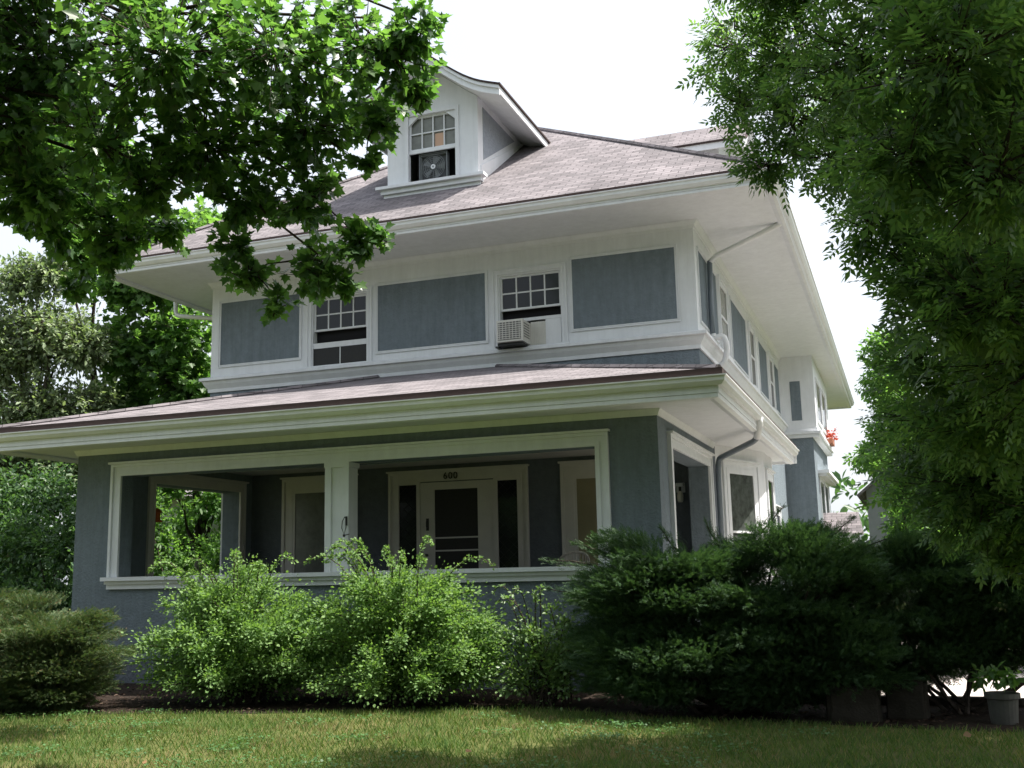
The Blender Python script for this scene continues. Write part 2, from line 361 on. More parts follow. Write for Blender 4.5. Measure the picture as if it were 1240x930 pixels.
def tree(name, label, base, lobes, shape, size, dens, m, bark, tr=.2, fork=None, seed=0, group=None, twigs=True, **kw):
    root = empty(name, base, label, 'tree', group); g = np.random.default_rng(seed+100)
    o, P0, P1 = crown('crown', lobes, shape, size, dens, m, root, seed=seed, **kw)
    mb = MB(); c = np.mean([l[:3] for l in lobes], 0); fork = fork or (base[0]*.6+c[0]*.4, base[1]*.6+c[1]*.4, max(base[2]+1.6, c[2]*.5))
    limb(mb, base, fork, tr*1.15, tr*.8, 8, 0, g, 10)
    mb.tube([(base[0], base[1], base[2]-.1), (base[0], base[1], base[2]+.05), (base[0], base[1], base[2]+.35)], [tr*1.7, tr*1.5, tr*1.15], 10)
    for lb in lobes:
        x, y, z, r = lb[:4]; d = (Vector((x, y, z))-Vector(fork)).length
        if r < .36 and len(lobes) > 15:      # small outer sprays hang from the next bigger bough
            big = min((l for l in lobes if l[3] > r*1.15), key=lambda l: (Vector(l[:3])-Vector((x, y, z))).length)
            limb(mb, (big[0], big[1], big[2]+.2*big[3]), (x, y, z), .012, .004, 7, .08, g, 5); continue
        limb(mb, fork, (x, y, z+.35*r), min(tr*.45, .012+.05*r), .010, 9, .10, g, 6)
    mb.build('trunk', bark, root, smooth=True)
    if twigs:
        # each twig leaves the middle of its lobe and carries its own leaves
        C = np.concatenate([np.repeat(np.array([l[:3]]), max(4, int(dens*l[3]**2/kw.get('per', 8)*(l[4] if len(l) > 4 else 1))), 0) for l in lobes])
        A = C*.55 + P0*.45; Bm = P0; E = P1; k = len(P0); rad = .0035 + .0016*size*10
        ring = []
        for Q, rr in ((A, rad*1.5), (Bm, rad), (E, rad*.4)):
            dr = nrm(E-A); X = nrm(np.cross(dr, np.array([.13, .31, .94]))); Y = np.cross(dr, X)
            for a in (0, 2.094, 4.189): ring.append(Q + rr*(math.cos(a)*X + math.sin(a)*Y))
        V = np.stack(ring, 1).reshape(-1, 3)
        Fc = [[i*3+j, i*3+(j+1) % 3, (i+1)*3+(j+1) % 3, (i+1)*3+j] for i in (0, 1) for j in range(3)]
        fast_mesh('twigs', V, Fc, 9, k, bark, root)
    return root

# ================================================================== SETTING: ground, lawn, bed, driveway
def ground_mat():
    m = bpy.data.materials.new('lawn_soil'); m.use_nodes = True; t = m.node_tree; p = t.nodes['Principled BSDF']
    tc = t.nodes.new('ShaderNodeTexCoord')
    n1 = t.nodes.new('ShaderNodeTexNoise'); n1.inputs['Scale'].default_value = .9; n1.inputs['Detail'].default_value = 8
    n2 = t.nodes.new('ShaderNodeTexNoise'); n2.inputs['Scale'].default_value = 40; n2.inputs['Detail'].default_value = 6
    for n in (n1, n2): t.links.new(tc.outputs['Object'], n.inputs['Vector'])
    r1 = t.nodes.new('ShaderNodeValToRGB'); e = r1.color_ramp.elements
    e[0].position, e[1].position = .35, .7; e[0].color = (.055, .085, .022, 1); e[1].color = (.16, .145, .06, 1)
    r2 = t.nodes.new('ShaderNodeValToRGB'); e = r2.color_ramp.elements; e[0].color = (.45, .45, .45, 1); e[1].color = (1.3, 1.3, 1.3, 1)
    t.links.new(n1.outputs[0], r1.inputs[0]); t.links.new(n2.outputs[0], r2.inputs[0])
    mx = t.nodes.new('ShaderNodeMix'); mx.data_type = 'RGBA'; mx.blend_type = 'MULTIPLY'; mx.inputs[0].default_value = 1
    t.links.new(r1.outputs[0], mx.inputs[6]); t.links.new(r2.outputs[0], mx.inputs[7]); t.links.new(mx.outputs[2], p.inputs['Base Color'])
    p.inputs['Roughness'].default_value = .95; p.inputs['Specular IOR Level'].default_value = .1
    return m
gmb = MB(); gmb.poly([(-400, -400, 0), (400, -400, 0), (400, 400, 0), (-400, 400, 0)])
tag(gmb.build('ground', ground_mat()), kind='structure')
bed_pts = [(-11, -3.9), (-7.6, -3.75), (-5.9, -3.3), (-4.5, -3.05), (-2.1, -2.2), (-1.2, -2.0), (-.5, -2.2), (.4, -2.6), (1.8, -2.7), (3.1, -2.9), (4.6, -3.0), (5.4, -2.4), (5.0, -.75), (1.6, -.75), (1.2, -.4), (.9, 9), (0, 9), (0, 0), (-11, 0)]
tag(MB().poly([(x, y, .006) for x, y in bed_pts]).build('soil_bed', mat('bark_mulch', (.014, .011, .009), .95, .1, bump=1, bscale=35, col2=(.045, .032, .025), nscale=18), recalc=False), kind='structure')  # dark soil, darkened further for the shade under the shrubs
tag(MB().poly([(1.7, -.7, .012), (6.4, -.7, .012), (6.4, 19.5, .012), (1.7, 19.5, .012)]).build('driveway', DRIVE), kind='structure')
# mulch chips and grass blades
def inside(pts, X, Y):
    r = np.zeros(len(X), bool); n = len(pts)
    for i in range(n):
        x1, y1 = pts[i]; x2, y2 = pts[(i+1) % n]
        c = ((y1 > Y) != (y2 > Y)); xx = (x2-x1)*(Y-y1)/((y2-y1) if y2 != y1 else 1e-9)+x1; r ^= c & (X < xx)
    return r
def blades(name, n, xr, yr, hmin, hmax, seed, m=None, patch=None):
    g = np.random.default_rng(seed); X = g.uniform(*xr, n); Y = g.uniform(*yr, n)
    k = ~inside([(x, y-.02) for x, y in bed_pts], X, Y + g.normal(0, .07, n)); k &= ~((X > 1.6) & (Y > -.75))
    X, Y = X[k], Y[k]; n = len(X)
    dens = .5+.5*np.sin(X*1.7+np.sin(Y*2.3)*1.3)*np.sin(Y*1.9+1.0+np.cos(X*1.1))
    k = g.random(n) < .55+.45*dens
    if patch is not None:
        k = np.zeros(n, bool)
        for px, py, pr in patch: k |= g.random(n) < .8*np.exp(-((X-px)**2+((Y-py)*1.2)**2)/pr**2)
    X, Y = X[k], Y[k]; n = len(X)
    P = np.stack([X, Y, np.zeros(n)], 1); a = g.uniform(0, 2*np.pi, n); tilt = g.uniform(.1, .9, n)
    D = np.stack([np.cos(a)*tilt, np.sin(a)*tilt, np.ones(n)], 1); Nn = np.stack([np.cos(a+1.2), np.sin(a+1.2), np.full(n, .3)], 1)
    T = np.array([(-.055, 0, 0), (.055, 0, 0), (.04, .55, .05), (0, 1, .22), (-.04, .55, .05)])
    V = place(T, P, D, Nn, g.uniform(hmin, hmax, n))
    return fast_mesh(name, V, [[0, 1, 2, 4], [4, 2, 3]], 5, n, m or GRASS)
tag(blades('lawn_grass', 150000, (-9.5, 5.5), (-9.5, -1.9), .035, .085, 5), kind='stuff')
gp = np.random.default_rng(8)
STRAW = leaf_mat('dry_grass_blade', (.20, .17, .075), (.34, .28, .15), (1.2, 1.2, .8), .25, .7, .2)
tag(blades('dry_grass', 90000, (-9.5, 3), (-9.5, -2.3), .03, .07, 6, STRAW, [(gp.uniform(-8, 2), gp.uniform(-8, -2.6), gp.uniform(.08, .3)) for _ in range(70)]), kind='stuff')
CLOV = leaf_mat('clover_leaf', (.05, .12, .04), (.10, .20, .07), (1.5, 1.6, .7), .3, .5, .3)
nq = 5200; pc = [(gp.uniform(-8, 3), gp.uniform(-8, -2.8)) for _ in range(60)]; ii = gp.integers(0, 60, nq)
Pq = np.stack([np.array(pc)[ii, 0]+gp.normal(0, .16, nq), np.array(pc)[ii, 1]+gp.normal(0, .13, nq), gp.uniform(.03, .075, nq)], 1); Pq = Pq[~inside(bed_pts, Pq[:, 0], Pq[:, 1])]; nq = len(Pq)
tag(fast_mesh('clover', place(QUAD_T*np.array([1.5, 1, 1]), Pq, np.stack([gp.normal(size=nq), gp.normal(size=nq), gp.normal(0, .2, nq)], 1), np.stack([gp.normal(0, .35, nq), gp.normal(0, .35, nq), np.ones(nq)], 1), gp.uniform(.018, .04, nq)), QUAD_F, 4, nq, CLOV), kind='stuff')
nf = 26; Pf = np.stack([gp.uniform(-8, 4, nf), gp.uniform(-7.5, -2.2, nf), gp.uniform(.05, .08, nf)], 1)
tag(fast_mesh('fallen_leaves', place(OV_T*np.array([1.8, 1, 1]), Pf, np.stack([gp.normal(size=nf), gp.normal(size=nf), np.zeros(nf)], 1), np.stack([gp.normal(0, .4, nf), gp.normal(0, .4, nf), np.ones(nf)], 1), gp.uniform(.04, .08, nf)), OV_F, len(OV_T), nf, DEAD), kind='stuff')
g = np.random.default_rng(11); nc = 2600
cx, cy = g.uniform(-9.5, 4.8, nc), g.uniform(-4.2, -.6, nc); k = inside(bed_pts, cx, cy); cx, cy = cx[k], cy[k]; nc = len(cx)
V = place(QUAD_T*np.array([1, 1, 1]), np.stack([cx, cy, g.uniform(.01, .03, nc)], 1), np.stack([g.normal(size=nc), g.normal(size=nc), g.normal(0, .15, nc)], 1), np.stack([g.normal(0, .3, nc), g.normal(0, .3, nc), np.ones(nc)], 1), g.uniform(.03, .09, nc))
CHIP = leaf_mat('mulch_chip', (.03, .02, .015), (.13, .09, .07), (1, 1, 1), .05, .9, .1)
tag(fast_mesh('mulch_chips', V, QUAD_F, 4, nc, CHIP), kind='stuff')

# ================================================================== THE HOUSE
W, XL = 10.2, -10.3
YU, YB = 3.85, 28.1                     # upper front wall, rear wall
ZE, ZS, TP = 8.093, 7.873, .6745        # main eave, soffit, roof slope
O2, O1 = 1.607, 1.071
PS, PE, PSL = 3.894, 4.197, .265
house = empty('house', (-5.1, 14, 0), 'large two storey grey stucco house with white trim, deep eaves and open front porch', 'house')
H = house
# --- porch walls
OP = (-9.25, -.92, 1.70, 3.41)
f0 = front(0.0)
wall(MB(f0), -W, 0, 0, PS, -.3, 0, [OP]).build('porch_wall', STUCCO, H)
wall(MB(right(0)), .3, 4.72, 0, PS, -.35, 0, [(.82, 4.08, 1.70, 3.42)]).build('porch_wall', STUCCO, H)
wall(MB(left(-W)), .3, 4.72, 0, PS, -.4, 0, [(1.55, 4.25, 1.70, 3.42)]).build('porch_wall', STUCCO, H)
t = MB(f0); casing(t, OP[0], OP[1], OP[2]+.02, OP[3], .2, .06); t.build('opening_trim', WHITE, H)
t = MB(right(0)); casing(t, .82, 4.08, 1.70, 3.42, .19, .06); t.build('opening_trim', WHITE, H)
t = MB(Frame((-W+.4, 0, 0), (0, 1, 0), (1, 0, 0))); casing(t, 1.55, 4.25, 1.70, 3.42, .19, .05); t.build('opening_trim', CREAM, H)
t = MB(left(-W)); casing(t, 1.55, 4.25, 1.70, 3.42, .19, .05); t.build('opening_trim', WHITE, H)
t = MB(f0); t.box(OP[0]-.26, OP[1]+.26, -.34, .14, 1.655, 1.718); t.box(OP[0]-.2, OP[1]+.2, .0, .055, 1.52, 1.653); t.box(OP[0]-.22, OP[1]+.22, .0, .09, 1.60, 1.652); t.build('porch_sill', WHITE, H)
t = MB(right(0)); t.box(.6, 4.3, -.39, .12, 1.655, 1.698); t.box(.62, 4.28, 0, .05, 1.53, 1.653); t.build('porch_sill', WHITE, H)
t = MB(left(-W)); t.box(1.3, 4.5, -.44, .12, 1.655, 1.698); t.build('porch_sill', WHITE, H)
t = MB(f0); t.box(-5.29, -4.91, -.28, .03, 1.719, 3.41); t.box(-5.31, -5.20, .03, .055, 1.719, 3.41); t.box(-5.0, -4.89, .03, .055, 1.719, 3.41)
t.box(-5.32, -4.88, -.285, .065, 3.33, 3.408); t.build('porch_column', WHITE, H)
MB().box(-W+.4, -.35, .3, 4.72, .9, 1.05).build('porch_floor', FLOORW, H)
MB().box(-W+.4, -.35, .3, 4.72, 3.80, 3.88).build('porch_ceiling', CREAM, H)
# the thin rail and cords under the porch ceiling
MB(f0).tube([(-9.2, -.36, 3.43), (-5, -.38, 3.40), (-.95, -.36, 3.43)], .012, 6).build('shade_rail', GREYPIPE, H)
t = MB(f0); t.box(-W-.002, .002, 0, .03, PS-.1, PS-.004)
# frieze under porch soffit
MB().ring(-W, 0, 0, 4.72, [(0, 3.80), (.02, 3.80), (.035, 3.84), (.06, 3.885), (.06, 3.893), (0, 3.893)], False).build('porch_frieze', WHITE, H)
# --- porch soffit, roof, gutter
YPE = 9.0
MB().ring(-W, 0, 0, YPE, [(-.06, PS), (O1-.02, PS), (O1-.02, PE-.02), (O1-.10, PE-.02), (O1-.10, PS+.02), (-.06, PS+.02)], False).build('porch_soffit', WHITE, H)
t = MB(); ex0, ex1, ey = -W-O1, O1, -O1; hj = YU+O1; zj = PE+hj*PSL
t.poly([(ex0, ey, PE), (ex1, ey, PE), (ex1-hj, YU, zj), (ex0+hj, YU, zj)])
t.poly([(ex1, ey, PE), (ex1, YPE, PE), (0, YPE, PE+O1*PSL), (0, YU, PE+O1*PSL), (ex1-hj, YU, zj)])
t.poly([(ex0, ey, PE), (ex0+hj, YU, zj), (XL, YU, PE+(XL-ex0)*PSL), (XL, YPE, PE+(XL-ex0)*PSL), (ex0, YPE, PE)])
pr = t.build('porch_roof', SHING, H, recalc=False)
sm = pr.modifiers.new('thick', 'SOLIDIFY'); sm.thickness = .035; sm.offset = -1
EDGE = [(0.004, -.085), (.05, -.085), (.05, .012), (.004, .012)]  # dark shingle edge, deepened to paint in the shade behind the gutter lip
MB().ring(ex0, ex1, ey, YPE, [(o, PE+z) for o, z in EDGE], False).build('shingle_edge', DRIP, H)
t = MB()
hip0, hip1 = Vector((ex1, ey, PE+.012)), Vector((ex1-hj, YU, zj+.012))
t.tube([tuple(hip0.lerp(hip1, i/8)) for i in range(9)], .05, 6); t.tube([(ex0, ey, PE+.012), (ex0+hj, YU, zj+.012)], .05, 6); t.build('hip_cap', SHING, H)
GUT = [(0, -.21), (.05, -.21), (.095, -.16), (.10, -.115), (.125, -.10), (.125, -.085), (.11, -.085), (.10, -.10), (0, -.10)]
MB().ring(ex0, ex1, ey, YPE, [(o-.02, PE+z-.0) for o, z in GUT], False).build('porch_gutter', METALW, H)
# inner moulding where porch soffit meets fascia
MB().ring(ex0, ex1, ey, YPE, [(-.20, PS-.003), (-.20, PS-.035), (-.10, PS-.075), (-.03, PS-.06), (-.03, PS-.003)], False).build('soffit_moulding', WHITE, H)
t = MB(); t.box(0, O1+.03, YPE, YPE+.03, PS-.06, PE-.01); t.extr([(0, PE-.01), (O1+.03, PE-.01), (0, PE+O1*PSL)], YPE, YPE+.03); t.build('roof_end_board', WHITE, H)
# --- ground floor walls
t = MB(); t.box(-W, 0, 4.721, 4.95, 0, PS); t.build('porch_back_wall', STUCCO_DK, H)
t = MB(); t.box(-.25, 0, 4.951, YB, 0, 5.52); t.box(-W, -W+.25, 4.951, YB, 0, 5.52); t.box(-W+.25, -.25, YB-.25, YB, 0, 5.52); t.build('ground_floor_wall', STUCCO, H)
# --- front door group
D0 = front(4.72)
door = MB(D0)
casing(door, -6.36, -3.78, 1.05, 3.47, .2, .06)
for a, b in ((-5.94, -5.86), (-4.29, -4.21)): door.box(a, b, 0, .05, 1.05, 3.47)
for a, b in ((-6.36, -6.33), (-3.80, -3.78)): door.box(a, b, 0, .05, 1.05, 3.47)
for a, b in ((-6.33, -5.94), (-4.21, -3.80)): door.box(a, b, 0, .04, 1.05, 1.70); door.box(a, b, 0, .04, 3.42, 3.47)
door = door.build('door_frame', CREAM, H)
d2 = MB(D0); z0, z1 = 1.06, 3.45
d2.box(-5.86, -5.55, 0, .03, z0, z1); d2.box(-4.63, -4.29, 0, .03, z0, z1); d2.box(-5.55, -4.63, 0, .03, 3.30, z1); d2.box(-5.55, -4.63, 0, .03, z0, 1.62)
d2 = d2.build('front_door', CREAM, H)
MB(D0).box(-5.55, -4.63, .003, .014, 1.62, 3.30).build('pane', SCREEN, d2)
b = MB(D0); b.box(-5.55, -4.63, .015, .03, 2.335, 2.365); b.box(-5.55, -4.63, .015, .03, 2.085, 2.115); b.build('crossbar', CREAM, d2)
b = MB(D0); b.box(-5.735, -5.675, .03, .04, 2.50, 2.74); b.tube([(-5.705, .04, 2.55), (-5.705, .085, 2.57), (-5.705, .085, 2.67), (-5.705, .04, 2.69)], .013, 6); b.build('handle', BLACK, d2); b = MB(D0); b.tube([(-5.72, .03, 2.02), (-5.72, .08, 2.02)], .028, 10); b.build('lock', BLACK, d2)
for a, b in ((-6.33, -5.94), (-4.21, -3.80)):
    s = MB(D0); s.box(a, b, .004, .012, 1.70, 3.42); s = s.build('sidelight', GLASS, H)
    l = MB(D0)
    nn = 9
    for i in range(-3, nn+3):
        h_ = (3.42-1.70)/nn; za = 1.70+h_*i
        for sgn in (1, -1):
            ua, ub = (a, b) if sgn > 0 else (b, a); zb = za+2*h_
            def cl(u, z): return (u, z)
            pz = [(ua, za), (ub, zb)]
            t0 = max(0, (1.70-za)/(zb-za)); t1 = min(1, (3.42-za)/(zb-za))
            if t1-t0 < .05: continue
            A = (ua+(ub-ua)*t0, za+(zb-za)*t0); B = (ua+(ub-ua)*t1, za+(zb-za)*t1)
            l.tube([(A[0], .014, A[1]), (B[0], .014, B[1])], .005, 4)
    l.build('leading', mat('dull_lead', (.05, .052, .055), .7, .2), s)
# house number 600 on the lintel
c = bpy.data.curves.new('house_number', 'FONT'); c.body = '600'; c.size = .19; c.extrude = .006; c.align_x = 'CENTER'; c.space_character = 1.15
tmp = bpy.data.objects.new('tmp', c); COL.objects.link(tmp); dg = bpy.context.evaluated_depsgraph_get()
nm = bpy.data.meshes.new_from_object(tmp.evaluated_get(dg)); bpy.data.objects.remove(tmp)
nm.materials.clear(); nm.materials.append(BLACK)
no = lnk(bpy.data.objects.new('house_number', nm), H); no.rotation_euler = (R_(90), 0, 0); no.location = Vector((-5.19, 4.72-.06, 3.505)) - house.location
# porch windows
def plain_window(fr, u0, u1, z0, z1, wd, pane_m, rail=None, parent=H, trim=WHITE, cap=True, base=0):
    m = MB(fr); casing(m, u0, u1, z0, z1, wd, .05, base, cap); m.box(u0-wd-.04, u1+wd+.04, base, base+.09, z0-.07, z0-.002)
    fr_o = m.build('window', trim, parent)
    MB(fr).box(u0, u1, base+.003, base+.012, z0, z1).build('pane', pane_m, fr_o)
    s = MB(fr); muntins(s, u0, u1, z0, z1, 1, 1, base+.013, base+.03)
    if rail: s.box(u0+.05, u1-.05, base+.014, base+.034, rail-.025, rail+.025)
    s.build('sash', trim, fr_o); return fr_o
plain_window(D0, -2.66, -1.55, 1.65, 3.42, .26, BLIND, trim=CREAM)
plain_window(D0, -8.78, -7.55, 1.65, 3.42, .26, CURTAIN, trim=CREAM)
# --- upper storey
fu = front(YU)
W1, W2 = (-7.88, -6.60, 5.84, 7.29), (-3.80, -2.52, 5.84, 7.29)
w_ = MB(); w_.box(XL, 0, YU, YU+.2, 4.0, 5.53); w_.box(-.2, 0, YU+.201, 4.95, 4.0, 5.53); w_.box(XL, XL+.2, YU+.201, 4.95, 4.0, 5.53); w_.build('upper_wall', STUCCO, H)
u = MB(fu); wall(u, XL, 0, 5.531, ZS, -.2, 0, [W1, W2]); u.build('upper_boarding', WHITE, H)
u = MB(); u.box(-.2, 0, YU+.201, YB, 5.536, ZS); u.box(XL, XL+.2, YU+.201, YB, 5.536, ZS); u.box(XL+.2, -.2, YB-.2, YB, 5.536, ZS); u.build('upper_boarding', WHITE, H)
BELT = [(0, 5.50), (.03, 5.50), (.04, 5.57), (.10, 5.66), (.125, 5.72), (.17, 5.735), (.17, 5.79), (.10, 5.815), (.02, 5.83), (0, 5.83)]
MB().ring(XL, 0, YU, YB, BELT).build('belt_course', WHITE, H)
MB().ring(XL, 0, YU, YB, [(0, ZS-.13), (.02, ZS-.13), (.03, ZS-.08), (.07, ZS-.03), (.10, ZS-.004), (0, ZS-.004)]).build('eave_moulding', WHITE, H)
def panel(fr, u0, u1, z0, z1, wd=.05):
    MB(fr).box(u0, u1, .002, .010, z0, z1).build('stucco_panel', STUCCO, H)
    m = MB(fr); casing(m, u0, u1, z0, z1, wd, .03, 0, False, True); m.build('panel_trim', WHITE, H)
panel(fu, -10.06, -8.16, 6.07, 7.41); panel(fu, -6.37, -4.06, 6.03, 7.37); panel(fu, -2.31, -.36, 6.08, 7.42)
for a in (W1, W2):   # wide flat casings with a lip round the upstairs windows
    pass
def double_hung(rect, kind):
    u0, u1, z0, z1 = rect
    m = MB(fu); casing(m, u0, u1, z0, z1, .10, .035, 0, False); m.box(u0-.14, u1+.14, -.1, .08, z0-.05, z0-.002)
    for a, b in ((u0, u0+.03), (u1-.03, u1)): m.box(a, b, -.18, -.002, z0, z1)
    m.box(u0+.03, u1-.03, -.18, -.002, z1-.03, z1)
    fo = m.build('window', WHITE, H)
    MB(fu).box(u0+.03, u1-.03, -.19, -.17, z0, z1-.03).build('interior', DARK, fo)
    s = MB(fu); muntins(s, u0+.03, u1-.03, 6.58, z1-.03, 4, 2, -.09, -.05, .028, .04); s.build('upper_sash', WHITE, fo)
    MB(fu).box(u0+.06, u1-.06, -.074, -.066, 6.61, z1-.06).build('pane', GLASS, fo)
    s = MB(fu)
    if kind == 1:
        s.box(u0+.03, u1-.03, -.07, -.02, 6.22, 6.33); s.box(u0+.03, u1-.03, -.05, -.03, z0, z0+.03); s.box(-7.24-.01, -7.24+.01, -.05, -.03, z0+.03, 6.22)
        s.build('lower_sash', WHITE, fo)
        MB(fu).box(u0+.03, u1-.03, -.045, -.035, z0+.03, 6.22).build('screen', SCREEN, fo)
    else:
        s.box(u0+.03, u1-.03, -.07, -.02, 6.34, 6.40); s.build('lower_sash', WHITE, fo)
    # blind pulled a little way down behind the upper sash
    MB(fu).box(u0+.06, u1-.06, -.12, -.11, z1-.33, z1-.26).build('blind_edge', CREAM, fo)
    return fo
double_hung(W1, 1); double_hung(W2, 2)
# --- right side of the upper storey
fr_ = right(0)
panel(fr_, 4.15, 6.15, 6.08, 7.42); panel(fr_, 8.05, 10.4, 6.08, 7.42); panel(fr_, 12.75, 14.5, 6.08, 7.42); panel(fr_, 16.2, 17.4, 6.08, 7.42)
plain_window(fr_, 6.50, 7.45, 5.95, 7.40, .12, CURTAIN, 6.7, cap=False)
for a, b in ((11.0, 11.8), (15.0, 15.8)): plain_window(fr_, a, b, 5.95, 7.40, .12, GLASS, 6.7, cap=False)
# --- main soffit, roof, gutter
MB().ring(XL, 0, YU, YB, [(-.2, ZS), (O2-.01, ZS), (O2-.01, ZE-.01), (O2-.12, ZE-.01), (O2-.12, ZS+.02), (-.2, ZS+.02)]).build('main_soffit', WHITE, H)
MX0, MX1, MY0, MY1 = XL-O2, O2, YU-O2, YB+O2; hw = (MX1-MX0)/2; RZ = ZE+hw*TP; xc = (MX0+MX1)/2
t = MB(); a, b, c_, d = (MX0, MY0, ZE), (MX1, MY0, ZE), (MX1, MY1, ZE), (MX0, MY1, ZE); p, q = (xc, MY0+hw, RZ), (xc, MY1-hw, RZ)
t.poly([a, b, p]); t.poly([b, c_, q, p]); t.poly([c_, d, q]); t.poly([d, a, p, q])
mr = t.build('main_roof', SHING, H, recalc=False); sm = mr.modifiers.new('thick', 'SOLIDIFY'); sm.thickness = .035; sm.offset = -1
MB().ring(MX0, MX1, MY0, MY1, [(o, ZE+max(z, -.055)) for o, z in EDGE]).build('shingle_edge', DRIP, H)
t = MB()
for A, B in ((a, p), (b, p), (c_, q), (d, q), (p, q)): t.tube([(A[0], A[1], A[2]+.012), (B[0], B[1], B[2]+.012)], .055, 6)
t.build('hip_cap', SHING, H)
MB().ring(MX0, MX1, MY0, MY1, [(o-.02, ZE+z+.03) for o, z in GUT]).build('main_gutter', METALW, H)
MB().ring(MX0, MX1, MY0, MY1, [(-.16, ZS-.003), (-.16, ZS-.03), (-.08, ZS-.06), (-.02, ZS-.05), (-.02, ZS-.003)]).build('soffit_moulding', WHITE, H)
# --- dormers (u across, w = distance inward from the main eave, negative outward)
def dormer(fr, uc, has_fan):
    # fr maps (u, d, z); d grows up the roof
    slope = lambda z: (z-ZE)/TP
    prof = [(-1.70, 10.93), (-1.26, 11.07), (-.91, 11.27), (-.46, 11.62), (0, 11.98), (.46, 11.62), (.91, 11.27), (1.26, 11.07), (1.70, 10.93)]
    # smooth the flare
    xs = np.linspace(-1.7, 1.7, 29); ax = np.array([0, .46, .91, 1.26, 1.70]); az = np.array([11.98, 11.62, 11.27, 11.07, 10.93])
    pf = [(float(x), float(np.interp(abs(x), ax, az))) for x in xs]
    for _ in range(2):
        pf = [pf[0]] + [(pf[i][0], (pf[i-1][1]+2*pf[i][1]+pf[i+1][1])/4 if abs(pf[i][0]) > .12 else pf[i][1]) for i in range(1, len(pf)-1)] + [pf[-1]]
    DW, DE = 1.71, 1.10
    z_at = lambda u: float(np.interp(u, [x for x, _ in pf], [z for _, z in pf]))
    o = lambda u: uc+u
    # white gable body
    m = MB(fr); wb = ZE+DW*TP
    def col(u0, u1, z0):
        n = 6; us = np.linspace(u0, u1, n); ps = [(o(u0), z0)] + [(o(u1), z0)] + [(o(float(x)), z_at(float(x))-.12) for x in us[::-1]]
        m.extr(ps, DW, DW+.1)
    col(-1.0, -.54, wb-.05); col(.54, 1.0, wb-.05); col(-.54, .54, 10.90)
    m.extr([(o(-.54), wb-.05), (o(.54), wb-.05), (o(.54), 9.47), (o(-.54), 9.47)], DW, DW+.1)
    body = m.build('dormer', WHITE, H)
    for s in (-1, 1):
        m = MB(fr); ut = z_at(1.0)-.11
        def cheek(off, th, pz, mt, nm):
            m = MB(fr); n = len(pz); u0 = o(s*off); u1 = o(s*(off+th))
            b = m.pts([(u0, d_, z_) for d_, z_ in pz] + [(u1, d_, z_) for d_, z_ in pz])
            m.f.append([b+i for i in range(n)]); m.f.append([b+n+i for i in reversed(range(n))])
            for i in range(n): j = (i+1) % n; m.f.append([b+i, b+j, b+n+j, b+n+i])
            m.build(nm, mt, body)
        cheek(.92, .08, [(DW+.101, wb-.1), (DW+.101, ut), (slope(ut)+.1, ut)], WHITE, 'cheek')
        cheek(1.0, .008, [(DW+.28, wb+.60), (DW+.28, ut-.14), (slope(ut)-.58, ut-.14)], CHEEK, 'cheek_panel')
        cheek(1.0, .03, [(DW+.10, wb+.08), (DW+.10, wb+.42), (slope(ut)-.05, ut+.02), (slope(ut)+.1, ut+.02), (slope(ut)+.1, ut)], WHITE, 'cheek_trim')
    # roof: shingle skin, white soffit, white barge board, dark edge
    back = lambda u, z: slope(z)+.06
    top = [(o(u), z) for u, z in pf]
    m = MB(fr); m.strip(top, lambda u, z: DE, back); r = m.build('dormer_roof', SHING, body, recalc=False)
    nf = r.data.polygons[0].normal
    if nf.z < 0: r.data.flip_normals()
    sm = r.modifiers.new('thick', 'SOLIDIFY'); sm.thickness = .03; sm.offset = 1
    low = [(u, z-.11) for u, z in top]
    m = MB(fr); m.strip(low, lambda u, z: DE+.02, lambda u, z: slope(z)+.2); m.build('dormer_soffit', WHITE, body, recalc=False)
    m = MB(fr); ps = [(u, z-.004) for u, z in top] + [(u, z-.19) for u, z in reversed(top)]
    n = len(top)
    for i in range(n-1): m.extr([top[i][:1]+(top[i][1]-.19,), top[i+1][:1]+(top[i+1][1]-.19,), top[i+1][:1]+(top[i+1][1]-.004,), top[i][:1]+(top[i][1]-.004,)], DE, DE+.035)
    for i in range(n-1): m.extr([(top[i][0], top[i][1]-.07), (top[i+1][0], top[i+1][1]-.07), (top[i+1][0], top[i+1][1]-.004), (top[i][0], top[i][1]-.004)], DE-.04, DE-.001)
    for s in (-1, 1):
        ze = 10.93; u0, u1 = sorted((o(s*1.70), o(s*1.665)))
        m.box(u0, u1, DE+.036, slope(ze-.1)+.1, ze-.15, ze-.005)
    m.build('barge_board', WHITE, body)
    m = MB(fr)
    for i in range(n-1): m.extr([(top[i][0], top[i][1]-.002), (top[i+1][0], top[i+1][1]-.002), (top[i+1][0], top[i+1][1]+.036), (top[i][0], top[i][1]+.036)], DE-.06, DE-.001)
    for s in (-1, 1):
        u0, u1 = sorted((o(s*1.701), o(s*1.735))); m.box(u0, u1, DE-.06, slope(10.93)+.05, 10.925, 10.965)
    m.build('shingle_edge', DRIP, body)
    # sill
    m = MB(fr); m.box(o(-1.18), o(1.18), DW-.20, DW+.02, 9.36, 9.42); m.box(o(-1.10), o(1.10), DW-.12, DW+.02, 9.27, 9.358); m.box(o(-1.06), o(1.06), DW-.06, DW+.02, wb-.05, 9.268); m.build('dormer_sill', WHITE, body)
    # window
    m = MB(fr)
    for a_, b_ in ((-.60, -.52), (.52, .60)): m.box(o(a_), o(b_), DW-.03, DW-.001, 9.421, 10.98)
    m.box(o(-.52), o(.52), DW-.03, DW-.001, 10.90, 10.98)
    for s in (-1, 1): m.extr([(o(s*.52), 10.898), (o(s*.29), 10.898), (o(s*.50), 10.72), (o(s*.52), 10.70)], DW+.01, DW+.06)
